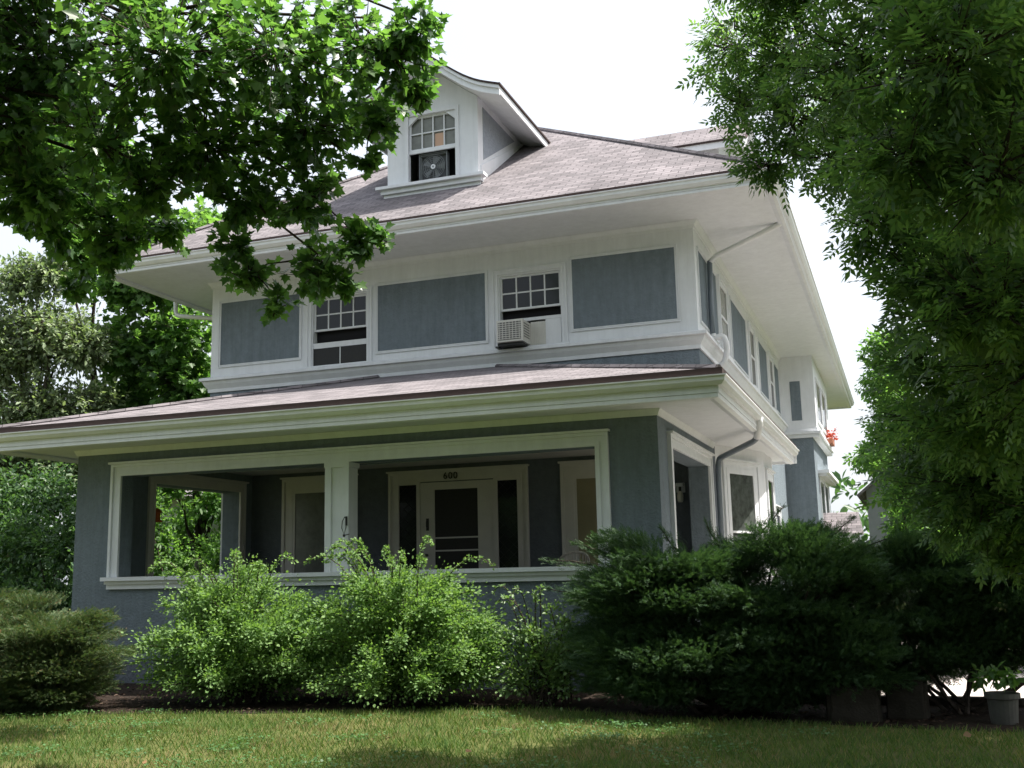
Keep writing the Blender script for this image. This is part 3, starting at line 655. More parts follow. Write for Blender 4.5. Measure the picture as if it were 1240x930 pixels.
    m.build('window_casing', WHITE, body)
    m = MB(fr); muntins(m, o(-.53), o(.53), 10.16, 10.90, 4, 2, DW+.05, DW+.09, .025, .04); m.box(o(-.53), o(.53), DW+.02, DW+.06, 10.10, 10.17); m.box(o(-.54), o(-.52), DW+.02, DW+.09, 9.47, 10.1); m.box(o(.52), o(.54), DW+.02, DW+.09, 9.47, 10.1)
    m.build('sash', WHITE, body)
    MB(fr).box(o(-.52), o(.52), DW+.095, DW+.10, 10.17, 10.89).build('pane', CURTAIN, body)
    MB(fr).box(o(-.53), o(.53), DW+.45, DW+.47, 9.40, 10.92).build('interior', DARK, body)
    if has_fan: MB(fr).box(o(.03), o(.22), DW+.088, DW+.093, 10.20, 10.49).build('window_sticker', mat('faded_paper', (.55, .36, .26), .8), body)
    return DW
fd = Frame((0, MY0, 0), (1, 0, 0), (0, 1, 0)); rd = Frame((MX1, 0, 0), (0, 1, 0), (-1, 0, 0))
dormer(fd, -5.2, True); dormer(rd, 9.5, False)
# --- ground floor bay under the porch roof
bay = [(0, 4.95), (.66, 6.75), (.66, 8.2), (0, 9.3)]
t = MB(); b_ = t.pts([(x, y, 0) for x, y in bay] + [(x, y, PS-.002) for x, y in bay])
for i in range(3): t.f.append([b_+i, b_+i+1, b_+4+i+1, b_+4+i])
bayo = t.build('bay', WHITE, H, recalc=False)
def seg_frame(p0, p1):
    p0, p1 = Vector((*p0, 0)), Vector((*p1, 0)); uu = (p1-p0).normalized(); return Frame(p0, uu, Vector((uu.y, -uu.x, 0))), (p1-p0).length
f1, L1 = seg_frame(bay[0], bay[1]); f2, L2 = seg_frame(bay[1], bay[2])
def bay_window(fr, u0, u1, z0, z1, wd, pm, rail):
    m = MB(fr); casing(m, u0, u1, z0, z1, wd, .04, 0, True); m.build('window_casing', WHITE, bayo)
    MB(fr).box(u0, u1, .003, .012, z0, z1).build('pane', pm, bayo)
    m = MB(fr); muntins(m, u0, u1, z0, z1, 1, 1, .013, .03, fr=.035); m.box(u0+.035, u1-.035, .014, .034, rail-.02, rail+.02); m.build('sash', WHITE, bayo)
bay_window(f1, .42, 1.42, 1.6, 3.42, .20, REFLGLASS, 2.3); bay_window(f2, .30, L2-.30, 1.6, 3.40, .16, GLASS, 2.4)
# windows on the plain wall behind the bay
for a, b in ((13.0, 14.0), (14.35, 15.3)):
    fo = plain_window(fr_, a, b, 1.6, 3.05, .16, GLASS, 2.3); 
    m = MB(fr_); m.box(a, b, .02, .04, 3.06, 3.3); 
# --- two storey side tower
tx, ty0, ty1 = .98, 17.9, 24.0
t = MB(); t.box(.001, tx-.13, ty0+.02, ty1-.02, 0, 5.45); tow = t.build('side_tower', STUCCO, H)
MB().box(.001, tx, ty0, ty1, 5.45, ZS-.001).build('tower_boarding', WHITE, tow)
t = MB(); t.box(.001, tx+.05, ty0-.05, ty1+.05, 5.40, 5.50); t.box(.001, tx+.11, ty0-.11, ty1+.11, 5.505, 5.58); t.box(.001, tx+.02, ty0-.02, ty1+.02, 5.585, 5.68); t.build('tower_belt', WHITE, tow)
MB(front(ty0)).box(.28, .58, .002, .012, 5.93, 7.12).build('stucco_panel', STUCCO, tow)
for a, b in ((18.5, 20.2), (20.8, 22.4)): MB(right(tx)).box(a, b, .002, .012, 6.0, 7.2).build('pane', GLASS, tow)
m = MB(right(tx))
for a, b in ((18.5, 20.2), (20.8, 22.4)): casing(m, a, b, 6.0, 7.2, .1, .04, 0, False, True)
m.build('window_casing', WHITE, tow)
t = MB(); t.box(tx-.129, 1.18, 19.0, 23.9, 4.42, 4.52); t.box(tx-.129, 1.10, 19.1, 23.8, 4.34, 4.418); t.build('window_hood', WHITE, tow)
for a in (19.4, 21.3): MB(right(tx-.13)).box(a, a+1.5, .002, .02, 2.0, 4.2).build('pane', GLASS, tow)
m = MB(right(tx-.13)); casing(m, 19.4, 20.9, 2.0, 4.2, .15, .04, 0, False, True); casing(m, 21.3, 22.8, 2.0, 4.2, .15, .04, 0, False, True); m.build('window_casing', WHITE, tow)
# --- gabled entry hood on the side, with shingle roof
t = MB(); t.box(.86, 1.80, 20.1, 21.9, 0, 2.62); hood = t.build('side_entry', WHITE, H)
t = MB(); t.poly([(.861, 19.95, 2.60), (1.95, 19.95, 2.60), (1.86, 21.0, 3.30), (.861, 21.0, 3.30)]); t.poly([(1.95, 22.05, 2.60), (.861, 22.05, 2.60), (.861, 21.0, 3.30), (1.86, 21.0, 3.30)]); t.poly([(1.95, 19.95, 2.60), (1.95, 22.05, 2.60), (1.86, 21.0, 3.30)])
t.build('entry_roof', SHING, hood, recalc=False)
# --- downspouts
def pipe(path, r, m, name='downspout'):
    P = [Vector(p) for p in path]; out = [P[0]]
    for i in range(1, len(P)-1):
        a_, b_, c_ = P[i-1], P[i], P[i+1]; k = min(.12, (a_-b_).length*.4, (c_-b_).length*.4); p0 = b_+(a_-b_).normalized()*k; p1 = b_+(c_-b_).normalized()*k
        for s in range(5):
            tt = s/4; out.append(p0*(1-tt)**2 + b_*2*tt*(1-tt) + p1*tt*tt)
    out.append(P[-1]); return MB().tube([tuple(p) for p in out], r, 10).build(name, m, H, smooth=True)
pipe([(1.60, 4.55, ZE-.16), (1.60, 4.6, 7.95), (1.45, 4.62, 7.84), (.25, 4.95, 7.50), (.10, 4.95, 7.38)], .05, METALW)
pipe([(.10, 4.95, 7.40), (.08, 4.95, 6.6), (.08, 4.95, 5.95)], .05, GREYPIPE)
pipe([(.085, 4.95, 5.98), (.10, 4.95, 5.90), (.28, 4.98, 5.94), (.34, 5.0, 5.70), (.26, 5.0, 5.42), (.10, 5.0, 5.32), (.09, 5.0, 5.2)], .055, METALW)
pipe([(.09, 5.0, 5.24), (.09, 5.0, 4.45)], .05, GREYPIPE)
pipe([(1.10, 2.75, PE-.15), (1.08, 2.80, 3.92), (1.02, 2.95, 3.74)], .065, METALW)
pipe([(1.04, 2.92, 3.76), (.95, 3.1, 3.70), (.12, 4.62, 3.60), (.09, 4.62, 3.4), (.09, 4.62, .1)], .05, GREYPIPE)
pipe([(MX0, 4.7, ZE-.18), (MX0+.02, 4.7, 7.52), (XL-.2, 4.75, 7.30), (XL-.08, 4.75, 7.2), (XL-.08, 4.75, 5.9)], .05, METALW)
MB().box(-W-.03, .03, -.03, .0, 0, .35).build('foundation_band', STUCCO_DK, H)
# attic and floor slabs keep the inside dark
MB().box(XL+.2, -.2, YU+.2, YB-.2, 5.25, 5.30).build('floor_slab', DARK, H)
MB().box(XL+.2, -.2, YU+.2, YB-.2, ZS-.05, ZS).build('attic_floor', DARK, H)

# ================================================================== THINGS ON THE HOUSE
ac = empty('air_conditioner', (-3.41, 3.6, 5.82), 'boxy off-white window air conditioner sticking out of the right upstairs window', 'air conditioner')
F3 = front(3.85)
m = MB(F3); m.box(-3.68, -3.16, -.12, .46, 5.86, 6.28); m.build('body', PLASTIC, ac, bevel=.012)
m = MB(F3)
m.box(-3.645, -3.195, .461, .466, 5.90, 6.245); m.build('grille_back', GRILLE, ac)
m = MB(F3)
for i in range(9): z = 5.915+i*.04; m.box(-3.645, -3.195, .467, .475, z, z+.012)
for i in range(7): u_ = -3.62+i*.066; m.box(u_, u_+.010, .4755, .482, 5.905, 6.245)
m.build('grille', PLASTIC, ac)
m = MB(F3)
for i in range(6): z = 5.95+i*.05; m.poly([(-3.157, .08, z), (-3.157, .40, z), (-3.157, .40, z+.022), (-3.157, .08, z+.022)])
m.build('side_louvre', GRILLE, ac, recalc=False)
m = MB(F3)
for i in range(8): u_ = -3.155+i*.036; m.box(u_, u_+.018, -.03, .0, 5.86, 6.30); m.box(u_+.018, u_+.036, -.02, -.01, 5.86, 6.30)
m.build('accordion_panel', PLASTIC, ac)
MB(F3).box(-2.864, -2.56, -.03, -.012, 5.86, 6.335).build('filler_panel', WHITE, ac)
m = MB(F3); m.box(-3.76, -3.70, -.1, .30, 5.80, 5.83); m.box(-3.68, -3.2, .0, .4, 5.815, 5.855); m.build('bracket', BLACK, ac)

fan = empty('box_fan', (-5.22, 4.05, 9.48), 'square box fan standing in the open lower half of the attic dormer window', 'fan')
FF = front(4.10)
m = MB(FF); casing(m, -5.50, -4.94, 9.53, 10.06, .03, .12, -.06, False, True); m.build('frame', FANM, fan)
MB(FF).box(-5.50, -4.94, -.05, -.045, 9.53, 10.06).build('backing', mat('fan_back', (.06, .065, .07), .6), fan)
m = MB(FF); hc = (-5.22, 9.795)
for rr in (.06, .10, .14, .18, .22, .255): m.tube([(hc[0]+rr*math.cos(a_*math.pi/16), .05, hc[1]+rr*math.sin(a_*math.pi/16)) for a_ in range(33)], .004, 4, False)
for k in range(16): a_ = k*math.pi/8; m.tube([(hc[0]+.05*math.cos(a_), .048, hc[1]+.05*math.sin(a_)), (hc[0]+.26*math.cos(a_), .048, hc[1]+.26*math.sin(a_))], .003, 4, False)
m.build('guard', FANM, fan)
m = MB(FF)
for k in range(5):
    a0 = k*2*math.pi/5; m.poly([(hc[0]+.04*math.cos(a0), 0, hc[1]+.04*math.sin(a0)), (hc[0]+.24*math.cos(a0-.25), -.02, hc[1]+.24*math.sin(a0-.25)), (hc[0]+.25*math.cos(a0+.35), .025, hc[1]+.25*math.sin(a0+.35)), (hc[0]+.04*math.cos(a0+.6), .01, hc[1]+.04*math.sin(a0+.6))])
m.build('blade_rotor', mat('fan_blade', (.16, .175, .18), .4), fan, recalc=False)
m = MB(FF); m.tube([(hc[0], .052, hc[1]), (hc[0], .062, hc[1])], .05, 20); m.build('hub', METALW, fan)
MB(FF).tube([(hc[0], .063, hc[1]), (hc[0], .066, hc[1])], .022, 16).build('hub_badge', FANM, fan)

lan = empty('wall_lantern', (-.62, 4.72, 2.9), 'small white wall lantern on the porch back wall, seen through the side opening', 'wall lamp')
LF = front(4.72)
m = MB(LF); m.box(-.70, -.54, 0, .03, 3.02, 3.20); m.box(-.69, -.55, .03, .14, 3.13, 3.19); m.build('bracket', WHITE, lan, bevel=.01)
m = MB(LF); m.tube([(-.62, .10, 3.12), (-.62, .10, 3.04)], .025, 8); m.build('stem', BLACK, lan)
m = MB(LF); m.lathe((-.62, .10, 2.84), [(.001, 0), (.04, .0), (.055, .03), (.06, .12), (.045, .18), (.03, .20), (.001, .20)], 14); m.build('lamp_glass', mat('frosted_glass', (.72, .70, .62), .3), lan, smooth=True)

hk = empty('plant_hook', (-4.92, -.06, 2.3), 'black wrought iron hook with an empty loop on the white middle column of the porch', 'hook')
m = MB(front(-.03))
m.box(-4.935, -4.905, .03, .045, 2.42, 2.56)
m.tube([(-4.92, .05, 2.52), (-4.92, .09, 2.55), (-4.95, .11, 2.48), (-4.965, .10, 2.38), (-4.93, .09, 2.28), (-4.90, .09, 2.38), (-4.905, .07, 2.47)], .007, 6)
m.tube([(-4.93, .09, 2.29), (-4.90, .12, 2.27), (-4.82, .13, 2.28)], .008, 6); m.lathe((-4.93, .09, 2.24), [(.001, 0), (.02, .01), (.02, .04), (.001, .05)], 8)
m.build('ironwork', BLACK, hk)

fb = empty('hanging_feeder', (-9.9, 1.75, 2.7), 'small orange bird feeder hanging in the left side opening of the porch', 'bird feeder')
m = MB(); m.tube([(-9.9, 1.75, 3.42), (-9.9, 1.75, 2.98)], .004, 4); m.build('cord', BLACK, fb)
m = MB(); m.lathe((-9.9, 1.75, 2.72), [(.001, 0), (.11, 0), (.11, .03), (.07, .04), (.07, .17), (.12, .18), (.02, .26), (.001, .26)], 14); m.build('feeder_body', ORANGE, fb)

def wicker_chair(loc, rz, label):
    root = empty('wicker_chair', (0, 0, 0), label, 'chair', 'wicker chairs on the porch')
    m = MB(); m.box(-.28, .28, -.27, .27, .38, .44); m.build('seat', WICKER, root, bevel=.02)
    m = MB(); N = 14
    for i in range(N+1):
        a_ = math.pi*i/N; x = -.30*math.cos(a_); top = .62+.30*math.sin(a_)**.6; y = .16+.12*math.sin(a_)
        m.tube([(x, y, .42), (x, y+.03, .6), (x, y+.06*math.sin(a_), top)], .010, 5)
    for zz in (.55, .65, .75):
        m.tube([(-.30*math.cos(math.pi*i/N), .17+.12*math.sin(math.pi*i/N)+.02, min(zz, .62+.30*math.sin(math.pi*i/N)**.6)) for i in range(N+1)], .012, 5)
    m.tube([(-.30*math.cos(math.pi*i/N), .16+.18*math.sin(math.pi*i/N), .62+.30*math.sin(math.pi*i/N)**.6) for i in range(N+1)], .024, 7)
    m.build('backrest', WICKER, root)
    for s in (-1, 1):
        MB().tube([(s*.29, .18, .62), (s*.32, 0, .64), (s*.31, -.24, .62), (s*.28, -.27, .5), (s*.27, -.26, .42)], .022, 7).build('armrest', WICKER, root)
        for y in (-.24, .22): MB().tube([(s*.25, y, .40), (s*.27, y*1.06, 0)], [.022, .018], 7).build('leg', WICKER, root)
    root.location = loc; root.rotation_euler = (0, 0, rz); return root
wicker_chair((-8.9, 2.2, 1.05), R_(100), 'pale wicker armchair by the left side opening of the porch')
wicker_chair((-2.35, 3.2, 1.05), R_(-140), 'pale wicker armchair below the yellow blind window, half behind the juniper tips')

# red flowers on the tower belt
fl = empty('flower_box', (1.1, 22.2, 5.585), 'red flowers in a small box on the belt of the white side tower', 'flower box')
m = MB(); m.box(.985, 1.20, 21.7, 22.8, 5.6, 5.76); m.build('box', mat('terracotta', (.3, .12, .07), .8), fl)
crown('blossom', [(1.15, 21.9, 5.95, .25), (1.15, 22.3, 6.0, .28), (1.15, 22.7, 5.92, .24)], 'quad', .10, 900, RED, fl, seed=31)

# ================================================================== NEIGHBOURING BUILDINGS
def small_house(name, label, x0, x1, y0, y1, ze, zr, wm, ridge='y', wins=()):
    root = empty(name, ((x0+x1)/2, (y0+y1)/2, 0), label, name.replace('neighbour_', '').replace('_', ' '))
    m = MB(); m.box(x0, x1, y0, y1, 0, ze)
    e = .45
    if ridge == 'y':
        xm = (x0+x1)/2; m.extr([(x0, ze), (x1, ze), (xm, zr-.1)], y0, y1)
        r = MB(); r.poly([(x0-e, y0-e, ze-.25), (xm, y0-e, zr), (xm, y1+e, zr), (x0-e, y1+e, ze-.25)]); r.poly([(xm, y0-e, zr), (x1+e, y0-e, ze-.25), (x1+e, y1+e, ze-.25), (xm, y1+e, zr)])
    else:
        ym = (y0+y1)/2; r = MB(); r.poly([(x0-e, y0-e, ze-.25), (x1+e, y0-e, ze-.25), (x1+e, ym, zr), (x0-e, ym, zr)]); r.poly([(x0-e, ym, zr), (x1+e, ym, zr), (x1+e, y1+e, ze-.25), (x0-e, y1+e, ze-.25)])
        fr = MB(Frame((0, 0, 0), (0, 1, 0), (1, 0, 0))); fr.extr([(y0, ze), (y1, ze), (ym, zr-.1)], x0, x1); b = len(m.v); m.v += fr.v; m.f += [[b+i for i in q_] for q_ in fr.f]
    m.build('wall', wm, root); ro = r.build('roof', SHING, root, recalc=False); s_ = ro.modifiers.new('thick', 'SOLIDIFY'); s_.thickness = .12; s_.offset = -1
    for (fr, a, b, c_, d_) in wins:
        k = MB(fr); casing(k, a, b, c_, d_, .12, .05, 0, False, True); fo = k.build('window', WHITE, root); MB(fr).box(a, b, .003, .02, c_, d_).build('pane', GLASS, fo)
    return root
small_house('neighbour_house', 'pale grey gabled neighbouring house glimpsed past the right side of the grey house', 1.6, 9.5, 40, 50, 5.2, 8.6, SIDING_GREY, 'y', [(front(40), 2.6, 3.6, 3.2, 4.8), (front(40), 5.2, 6.2, 3.2, 4.8), (front(40), 5.0, 6.0, 5.8, 6.9)])
small_house('neighbour_house', 'white neighbouring house seen in bits through the left side of the porch', -20.5, -13.5, 15, 23, 4.6, 7.4, BRICKW, 'x', [(right(-13.5), 16.5, 17.5, 1.4, 3.0), (front(15), -19.6, -18.8, 1.4, 3.0), (front(15), -17.2, -16.4, 1.4, 3.0)])
small_house('garage', 'low white garage half hidden behind the trees at the right edge', 12.5, 18, 9.5, 16, 2.6, 4.3, BRICKW, 'x', [(front(9.5), 13.3, 14.3, 1.0, 2.0)])

# ================================================================== SMALL THINGS AT GROUND LEVEL
def rough_block(name, label, cat, loc, sx, sy, sz, m, rz=0, group=None, seed=0):
    g = np.random.default_rng(seed); b = MB(); nx = 5
    bm = bmesh.new(); bmesh.ops.create_cube(bm, size=1); bmesh.ops.bevel(bm, geom=bm.edges[:], offset=.07, segments=2, affect='EDGES'); bmesh.ops.subdivide_edges(bm, edges=bm.edges[:], cuts=1, use_grid_fill=True)
    for v in bm.verts: v.co += Vector(g.normal(0, .018, 3)); v.co = Vector((v.co.x*sx, v.co.y*sy, (v.co.z+.5)*sz))
    me = bpy.data.meshes.new(name); bm.to_mesh(me); bm.free(); me.materials.append(m)
    o = lnk(bpy.data.objects.new(name, me)); o.location = loc; o.rotation_euler = (0, 0, rz); return tag(o, label, cat, group)
DKST = mat('shade_darkened_stone', (.04, .036, .030), .95, .1, .3, 6, .5, 40)  # near-black tone carries the deep shade under the juniper
rough_block('stone_block', 'big rough stone block with a sloping side under the juniper, left of the bright gaps', 'stone', (2.5, -2.35, -.02), .55, .4, .40, DKST, .1, seed=1)
rough_block('stone_block', 'squarish stone block standing between the two bright gaps under the juniper', 'stone', (3.05, -2.05, -.02), .42, .36, .44, DKST, -.1, seed=2)
rough_block('paving_stone', 'small flat pale paving stone in the mulch left of the big juniper', 'stone', (-.1, -2.3, -.01), .42, .25, .06, DKST, .2, seed=3)
rough_block('kerb_stone', 'long low kerb stone at the front edge of the driveway', 'kerb stone', (3.0, -.92, -.02), 2.6, .16, .12, DKST, .03, seed=4)
pot = empty('flower_pot', (4.02, -2.2, 0), 'pale round flower pot at the right edge under the tree', 'flower pot')
m = MB(); m.lathe((3.98, -2.35, 0), [(.001, 0), (.13, 0), (.15, .25), (.175, .26), (.175, .31), (.155, .31), (.14, .27), (.001, .27)], 20); m.build('pot', mat('glazed_pot', (.08, .08, .073), .6, .3, .25, 8), pot, smooth=False)
crown('plant', [(3.92, -2.3, .50, .20), (4.08, -2.4, .48, .18), (3.8, -2.2, .44, .14)], 'ovate', .10, 1500, BACKL, pot, seed=41)

# ================================================================== SHRUBS
def arching_shrub(name, label, cat, base, width, depth, height, nst, m, size, per, seed, long_shoots=10, lean=0.0, fill=1.0, stem_m=BARK):
    root = empty(name, base, label, cat); g = np.random.default_rng(seed); B = np.array(base); mb = MB(); P, D, Nn, S = [], [], [], []
    for i in range(nst+long_shoots):
        lng = i >= nst
        a = g.uniform(0, 2*np.pi); rr = math.sqrt(g.random())
        tip = np.array([math.cos(a)*rr*width + lean, math.sin(a)*rr*depth, height*(1-.55*rr**2.4)*g.uniform(.30, 1.02)])
        if lng: tip = np.array([math.cos(a)*(.35+.6*rr)*width, -abs(math.sin(a))*.5*depth, height*g.uniform(1.0, 1.17)])
        p0 = np.array([g.normal(0, .12), g.normal(0, .10), 0.0]); h = max(tip[2], .35)
        p1 = p0*.6 + np.array([tip[0]*.35, tip[1]*.35, h*.75]); p2 = np.array([tip[0]*.8, tip[1]*.8, h*1.08 if not lng else h*1.1]); p3 = tip
        ts = np.linspace(0, 1, 9); c = ((1-ts)**3)[:, None]*p0 + (3*ts*(1-ts)**2)[:, None]*p1 + (3*ts**2*(1-ts))[:, None]*p2 + (ts**3)[:, None]*p3
        if lng: c[:, 2] -= .30*np.maximum(0, ts-.75)**1*height*.8; c[:, :2] *= (1+.25*np.maximum(0, ts-.6))[:, None]
        mb.tube([tuple(B+q) for q in c], [.010*(1-.8*t_)+.0025 for t_ in ts], 4, False)
        n = int(per*(1.1 if not lng else .42)*fill); t0 = .28 if not lng else .3
        tt = g.uniform(t0, 1, n); idx = tt*8; i0 = np.minimum(idx.astype(int), 7); fr = (idx-i0)[:, None]
        q = c[i0]*(1-fr)+c[i0+1]*fr; dd = nrm(c[i0+1]-c[i0]); sd_ = nrm(g.normal(size=(n, 3)))
        # side sprays
        ln = (np.abs(g.normal(0, .12, n)) if not lng else np.abs(g.normal(0, .022, n)))[:, None]
        P.append(B + q + sd_*ln); D.append(dd*.7+sd_*.9+np.array([0, 0, .15])); Nn.append(np.array([0, -.25, 1.0])+g.normal(size=(n, 3))*.6); S.append(size*g.uniform(.6, 1.3, n)*(1 if not lng else .8))
    P, D, Nn, S = map(np.concatenate, (P, D, Nn, S)); P[:, 2] = np.maximum(P[:, 2], .06)
    fast_mesh('foliage', place(OV_T*np.array([1.45, 1, 1]), P, D, Nn, S), OV_F, len(OV_T), len(P), m, root)
    mb.build('stems', stem_m, root, recalc=False)
    return root
arching_shrub('arching_shrub', 'broad bright green small-leaved shrub with arching shoots below the left porch opening', 'shrub', (-5.42, -2.1, 0), 1.60, 1.1, 1.74, 175, BARB, .043, 400, 51, 12)
arching_shrub('arching_shrub', 'bright green small-leaved shrub with arching shoots below the middle porch column, nearest the door', 'shrub', (-3.12, -1.95, 0), 1.50, 1.05, 1.84, 170, BARB, .043, 400, 52, 13)
arching_shrub('thin_shrub', 'thin sparse shrub of bare stems and few leaves left of the big juniper', 'shrub', (-1.2, -1.75, 0), .72, .55, 1.3, 40, BARBY, .05, 120, 53, 6)

def juniper(name, label, base, body, npads, dens, size, m, seed, extra=(), zmin=.12, pad=(.32, .55), fill=1800, stems=.5):
    """flat feathery pads of fronds laid over an ellipsoid body (cx, cy, cz, rx, ry, rz), sagging at the skirt."""
    root = empty(name, base, label, 'juniper'); g = np.random.default_rng(seed); P, D, Nn, S = [], [], [], []
    mb = MB(); B = np.array(base)
    for bd in body:
        c, R = np.array(bd[:3]), np.array(bd[3:6]); k = int(npads*R[0]*R[2])
        d = nrm(g.normal(size=(k, 3))); d[:, 1] = np.where(g.random(k) < .65, -np.abs(d[:, 1]), d[:, 1])
        for q in d:
            rr = g.uniform(.62, 1.06); p = c + q*R*rr
            if p[2] < zmin+.05: p[2] = zmin+g.uniform(.05, .25)
            r = g.uniform(*pad); n = int(dens*r*r)
            out = np.array([q[0]*1.3, q[1]*1.3, q[2]*.25+.10]); out = out/np.linalg.norm(out)
            u = g.normal(size=(n, 3)); u = nrm(u)*(g.random((n, 1))**.5)*r*np.array([1, 1, .30])
            pp = p + u; pp[:, 2] += .25*(u@out) - .22*np.maximum(0, (u@out))**2/r
            P.append(pp); D.append(out*1.1 + nrm(u)*np.array([.6, .6, .2]) + g.normal(size=(n, 3))*.45 + np.array([0, 0, .12]))
            Nn.append(np.array([0, 0, 1.0]) + q*.3 + g.normal(size=(n, 3))*.6); S.append(size*g.uniform(.55, 1.35, n))
            if g.random() < stems: limb(mb, (B[0]+g.normal(0, .12), B[1]+g.normal(0, .12), 0.0), tuple(p-np.array([0, 0, .05])), .028, .008, 7, .0, g, 5)
        n = int(fill*R[0]*R[2]); q = nrm(g.normal(size=(n, 3))); pp = c + q*R*(.25+.5*g.random((n, 1))); pp[:, 2] = np.maximum(pp[:, 2], zmin+.1)
        P.append(pp); D.append(q+g.normal(size=(n, 3))*.5); Nn.append(np.array([0, 0, 1.0])+g.normal(size=(n, 3))*.6); S.append(size*1.3*g.uniform(.7, 1.3, n))
    for (a, b, n) in extra:      # feathery boughs
        a, b = np.array(a), np.array(b); t = g.random(n)**.8; p = a+(b-a)*t[:, None]+g.normal(0, .06, (n, 3))*(1.1-t)[:, None]
        P.append(p); D.append(nrm(b-a)+g.normal(size=(n, 3))*.35+np.array([0, 0, .12])); Nn.append(np.array([0, 0, 1.0])+g.normal(size=(n, 3))*.4); S.append(size*g.uniform(.5, 1.1, n)*(1.15-.5*t))
        limb(mb, tuple(a), tuple(b), .016, .004, 5, .03, g, 5)
    P, D, Nn, S = map(np.concatenate, (P, D, Nn, S))
    fast_mesh('foliage', place(FR_T, P, D, Nn, S), FR_F, len(FR_T), len(P), m, root)
    mb.build('branches', BARK, root, recalc=False); return root
juniper('juniper', 'huge dark spreading juniper in front of the right corner of the porch', (1.1, -1.8, 0),
        [(0.47, -1.73, 1.2, 1.15, .95, .85), (1.87, -1.68, 1.2, 1.15, .95, .88), (0.62, -1.98, .6, 1.3, .9, .5), (2.02, -1.88, .6, 1.2, .8, .5)], 50, 2900, .115, JUN, 61,
        extra=[((-0.18, -1.68, 1.6), (-1.23, -1.73, 1.80), 150), ((-0.28, -1.68, 1.35), (-1.13, -1.88, 1.45), 130), ((-0.18, -1.58, 1.75), (-0.83, -1.58, 2.0), 120), ((0.62, -1.58, 1.8), (0.32, -1.58, 2.15), 110), ((1.32, -1.58, 1.85), (1.84, -1.68, 2.36), 110), ((2.02, -1.58, 1.8), (2.62, -1.48, 2.2), 110), ((1.12, -1.68, 1.8), (0.92, -1.78, 2.2), 90), ((2.32, -1.58, 1.7), (3.02, -1.58, 1.95), 90)])
juniper('juniper', 'dark juniper at the right edge standing clear of the ground on thick stems', (3.6, -1.5, 0),
        [(3.2, -1.25, 1.2, .8, .75, .62), (4.1, -1.25, 1.25, .9, .75, .66), (5.0, -1.2, 1.2, .8, .75, .66), (3.3, -1.3, .74, .9, .6, .34), (4.4, -1.3, .76, 1.0, .6, .34)], 75, 2900, .115, JUN, 62,
        extra=[((3.0, -1.3, 1.5), (2.6, -1.4, 1.86), 100), ((3.6, -1.3, 1.5), (3.3, -1.4, 1.95), 100), ((4.1, -1.3, 1.6), (4.0, -1.5, 2.0), 90)], zmin=.34, pad=(.26, .45), stems=.09)
jl = juniper('juniper', 'rounded juniper with browning tips at the left edge of the lawn', (-8.4, -3.1, 0),
        [(-8.0, -3.15, .70, 1.25, .85, .70), (-9.1, -3.0, .90, .9, .8, .76), (-7.55, -3.2, .42, .85, .75, .44), (-8.5, -3.4, .5, 1.0, .8, .5)], 95, 3600, .088, JUNL, 63, pad=(.22, .40), zmin=.05)
g = np.random.default_rng(71); nd = 14
P = np.stack([g.uniform(-9, -7.6, nd), np.full(nd, -3.85), g.uniform(.25, 1.1, nd)], 1)
fast_mesh('dead_leaves', place(OV_T*np.array([1.8, 1, 1]), P, g.normal(size=(nd, 3)), np.tile([0, -1, .5], (nd, 1)), g.uniform(.05, .09, nd)), OV_F, len(OV_T), nd, DEAD, jl)

# hedge shrubs beyond the left corner and beyond the porch
def bush(label, base, lobes, m, size, dens, seed, name='hedge_shrub'):
    root = empty(name, base, label, 'shrub'); crown('foliage', lobes, 'ovate', size, dens, m, root, seed=seed, droop=.2)
    mb = MB(); gg = np.random.default_rng(seed)
    for l in lobes: limb(mb, base, l[:3], .03, .01, 5, 0, gg, 5)
    mb.build('stems', BARK, root); return root
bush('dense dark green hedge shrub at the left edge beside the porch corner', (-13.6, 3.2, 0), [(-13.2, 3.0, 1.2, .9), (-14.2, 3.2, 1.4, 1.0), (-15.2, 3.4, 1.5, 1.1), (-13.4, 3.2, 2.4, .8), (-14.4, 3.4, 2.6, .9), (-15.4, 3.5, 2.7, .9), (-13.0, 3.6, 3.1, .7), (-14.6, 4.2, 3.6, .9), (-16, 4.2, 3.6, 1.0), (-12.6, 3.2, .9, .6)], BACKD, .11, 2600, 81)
bush('lit green shrub seen through the left side opening of the porch', (-16, 11, 0), [(-15.6, 10.6, .9, 1.0), (-16.8, 11, 1.2, 1.1), (-14.4, 11.2, 1.2, 1.0), (-15.0, 11.4, 2.6, .8), (-17.2, 11.6, 2.4, .9), (-13.6, 11.4, 3.2, .8), (-17.6, 11, 3.8, .9), (-14.6, 11.8, 4.4, .9)], BACKL, .12, 2000, 82)
bush('green shrub by the driveway behind the right juniper', (4.9, 16, 0), [(4.6, 15, 1.0, .9), (5.2, 17, 1.5, 1.1), (6.0, 16, 1.4, 1.2), (4.4, 18, 2.2, .9), (5.6, 18.5, 2.9, 1.1)], BACKL, .13, 1900, 83)

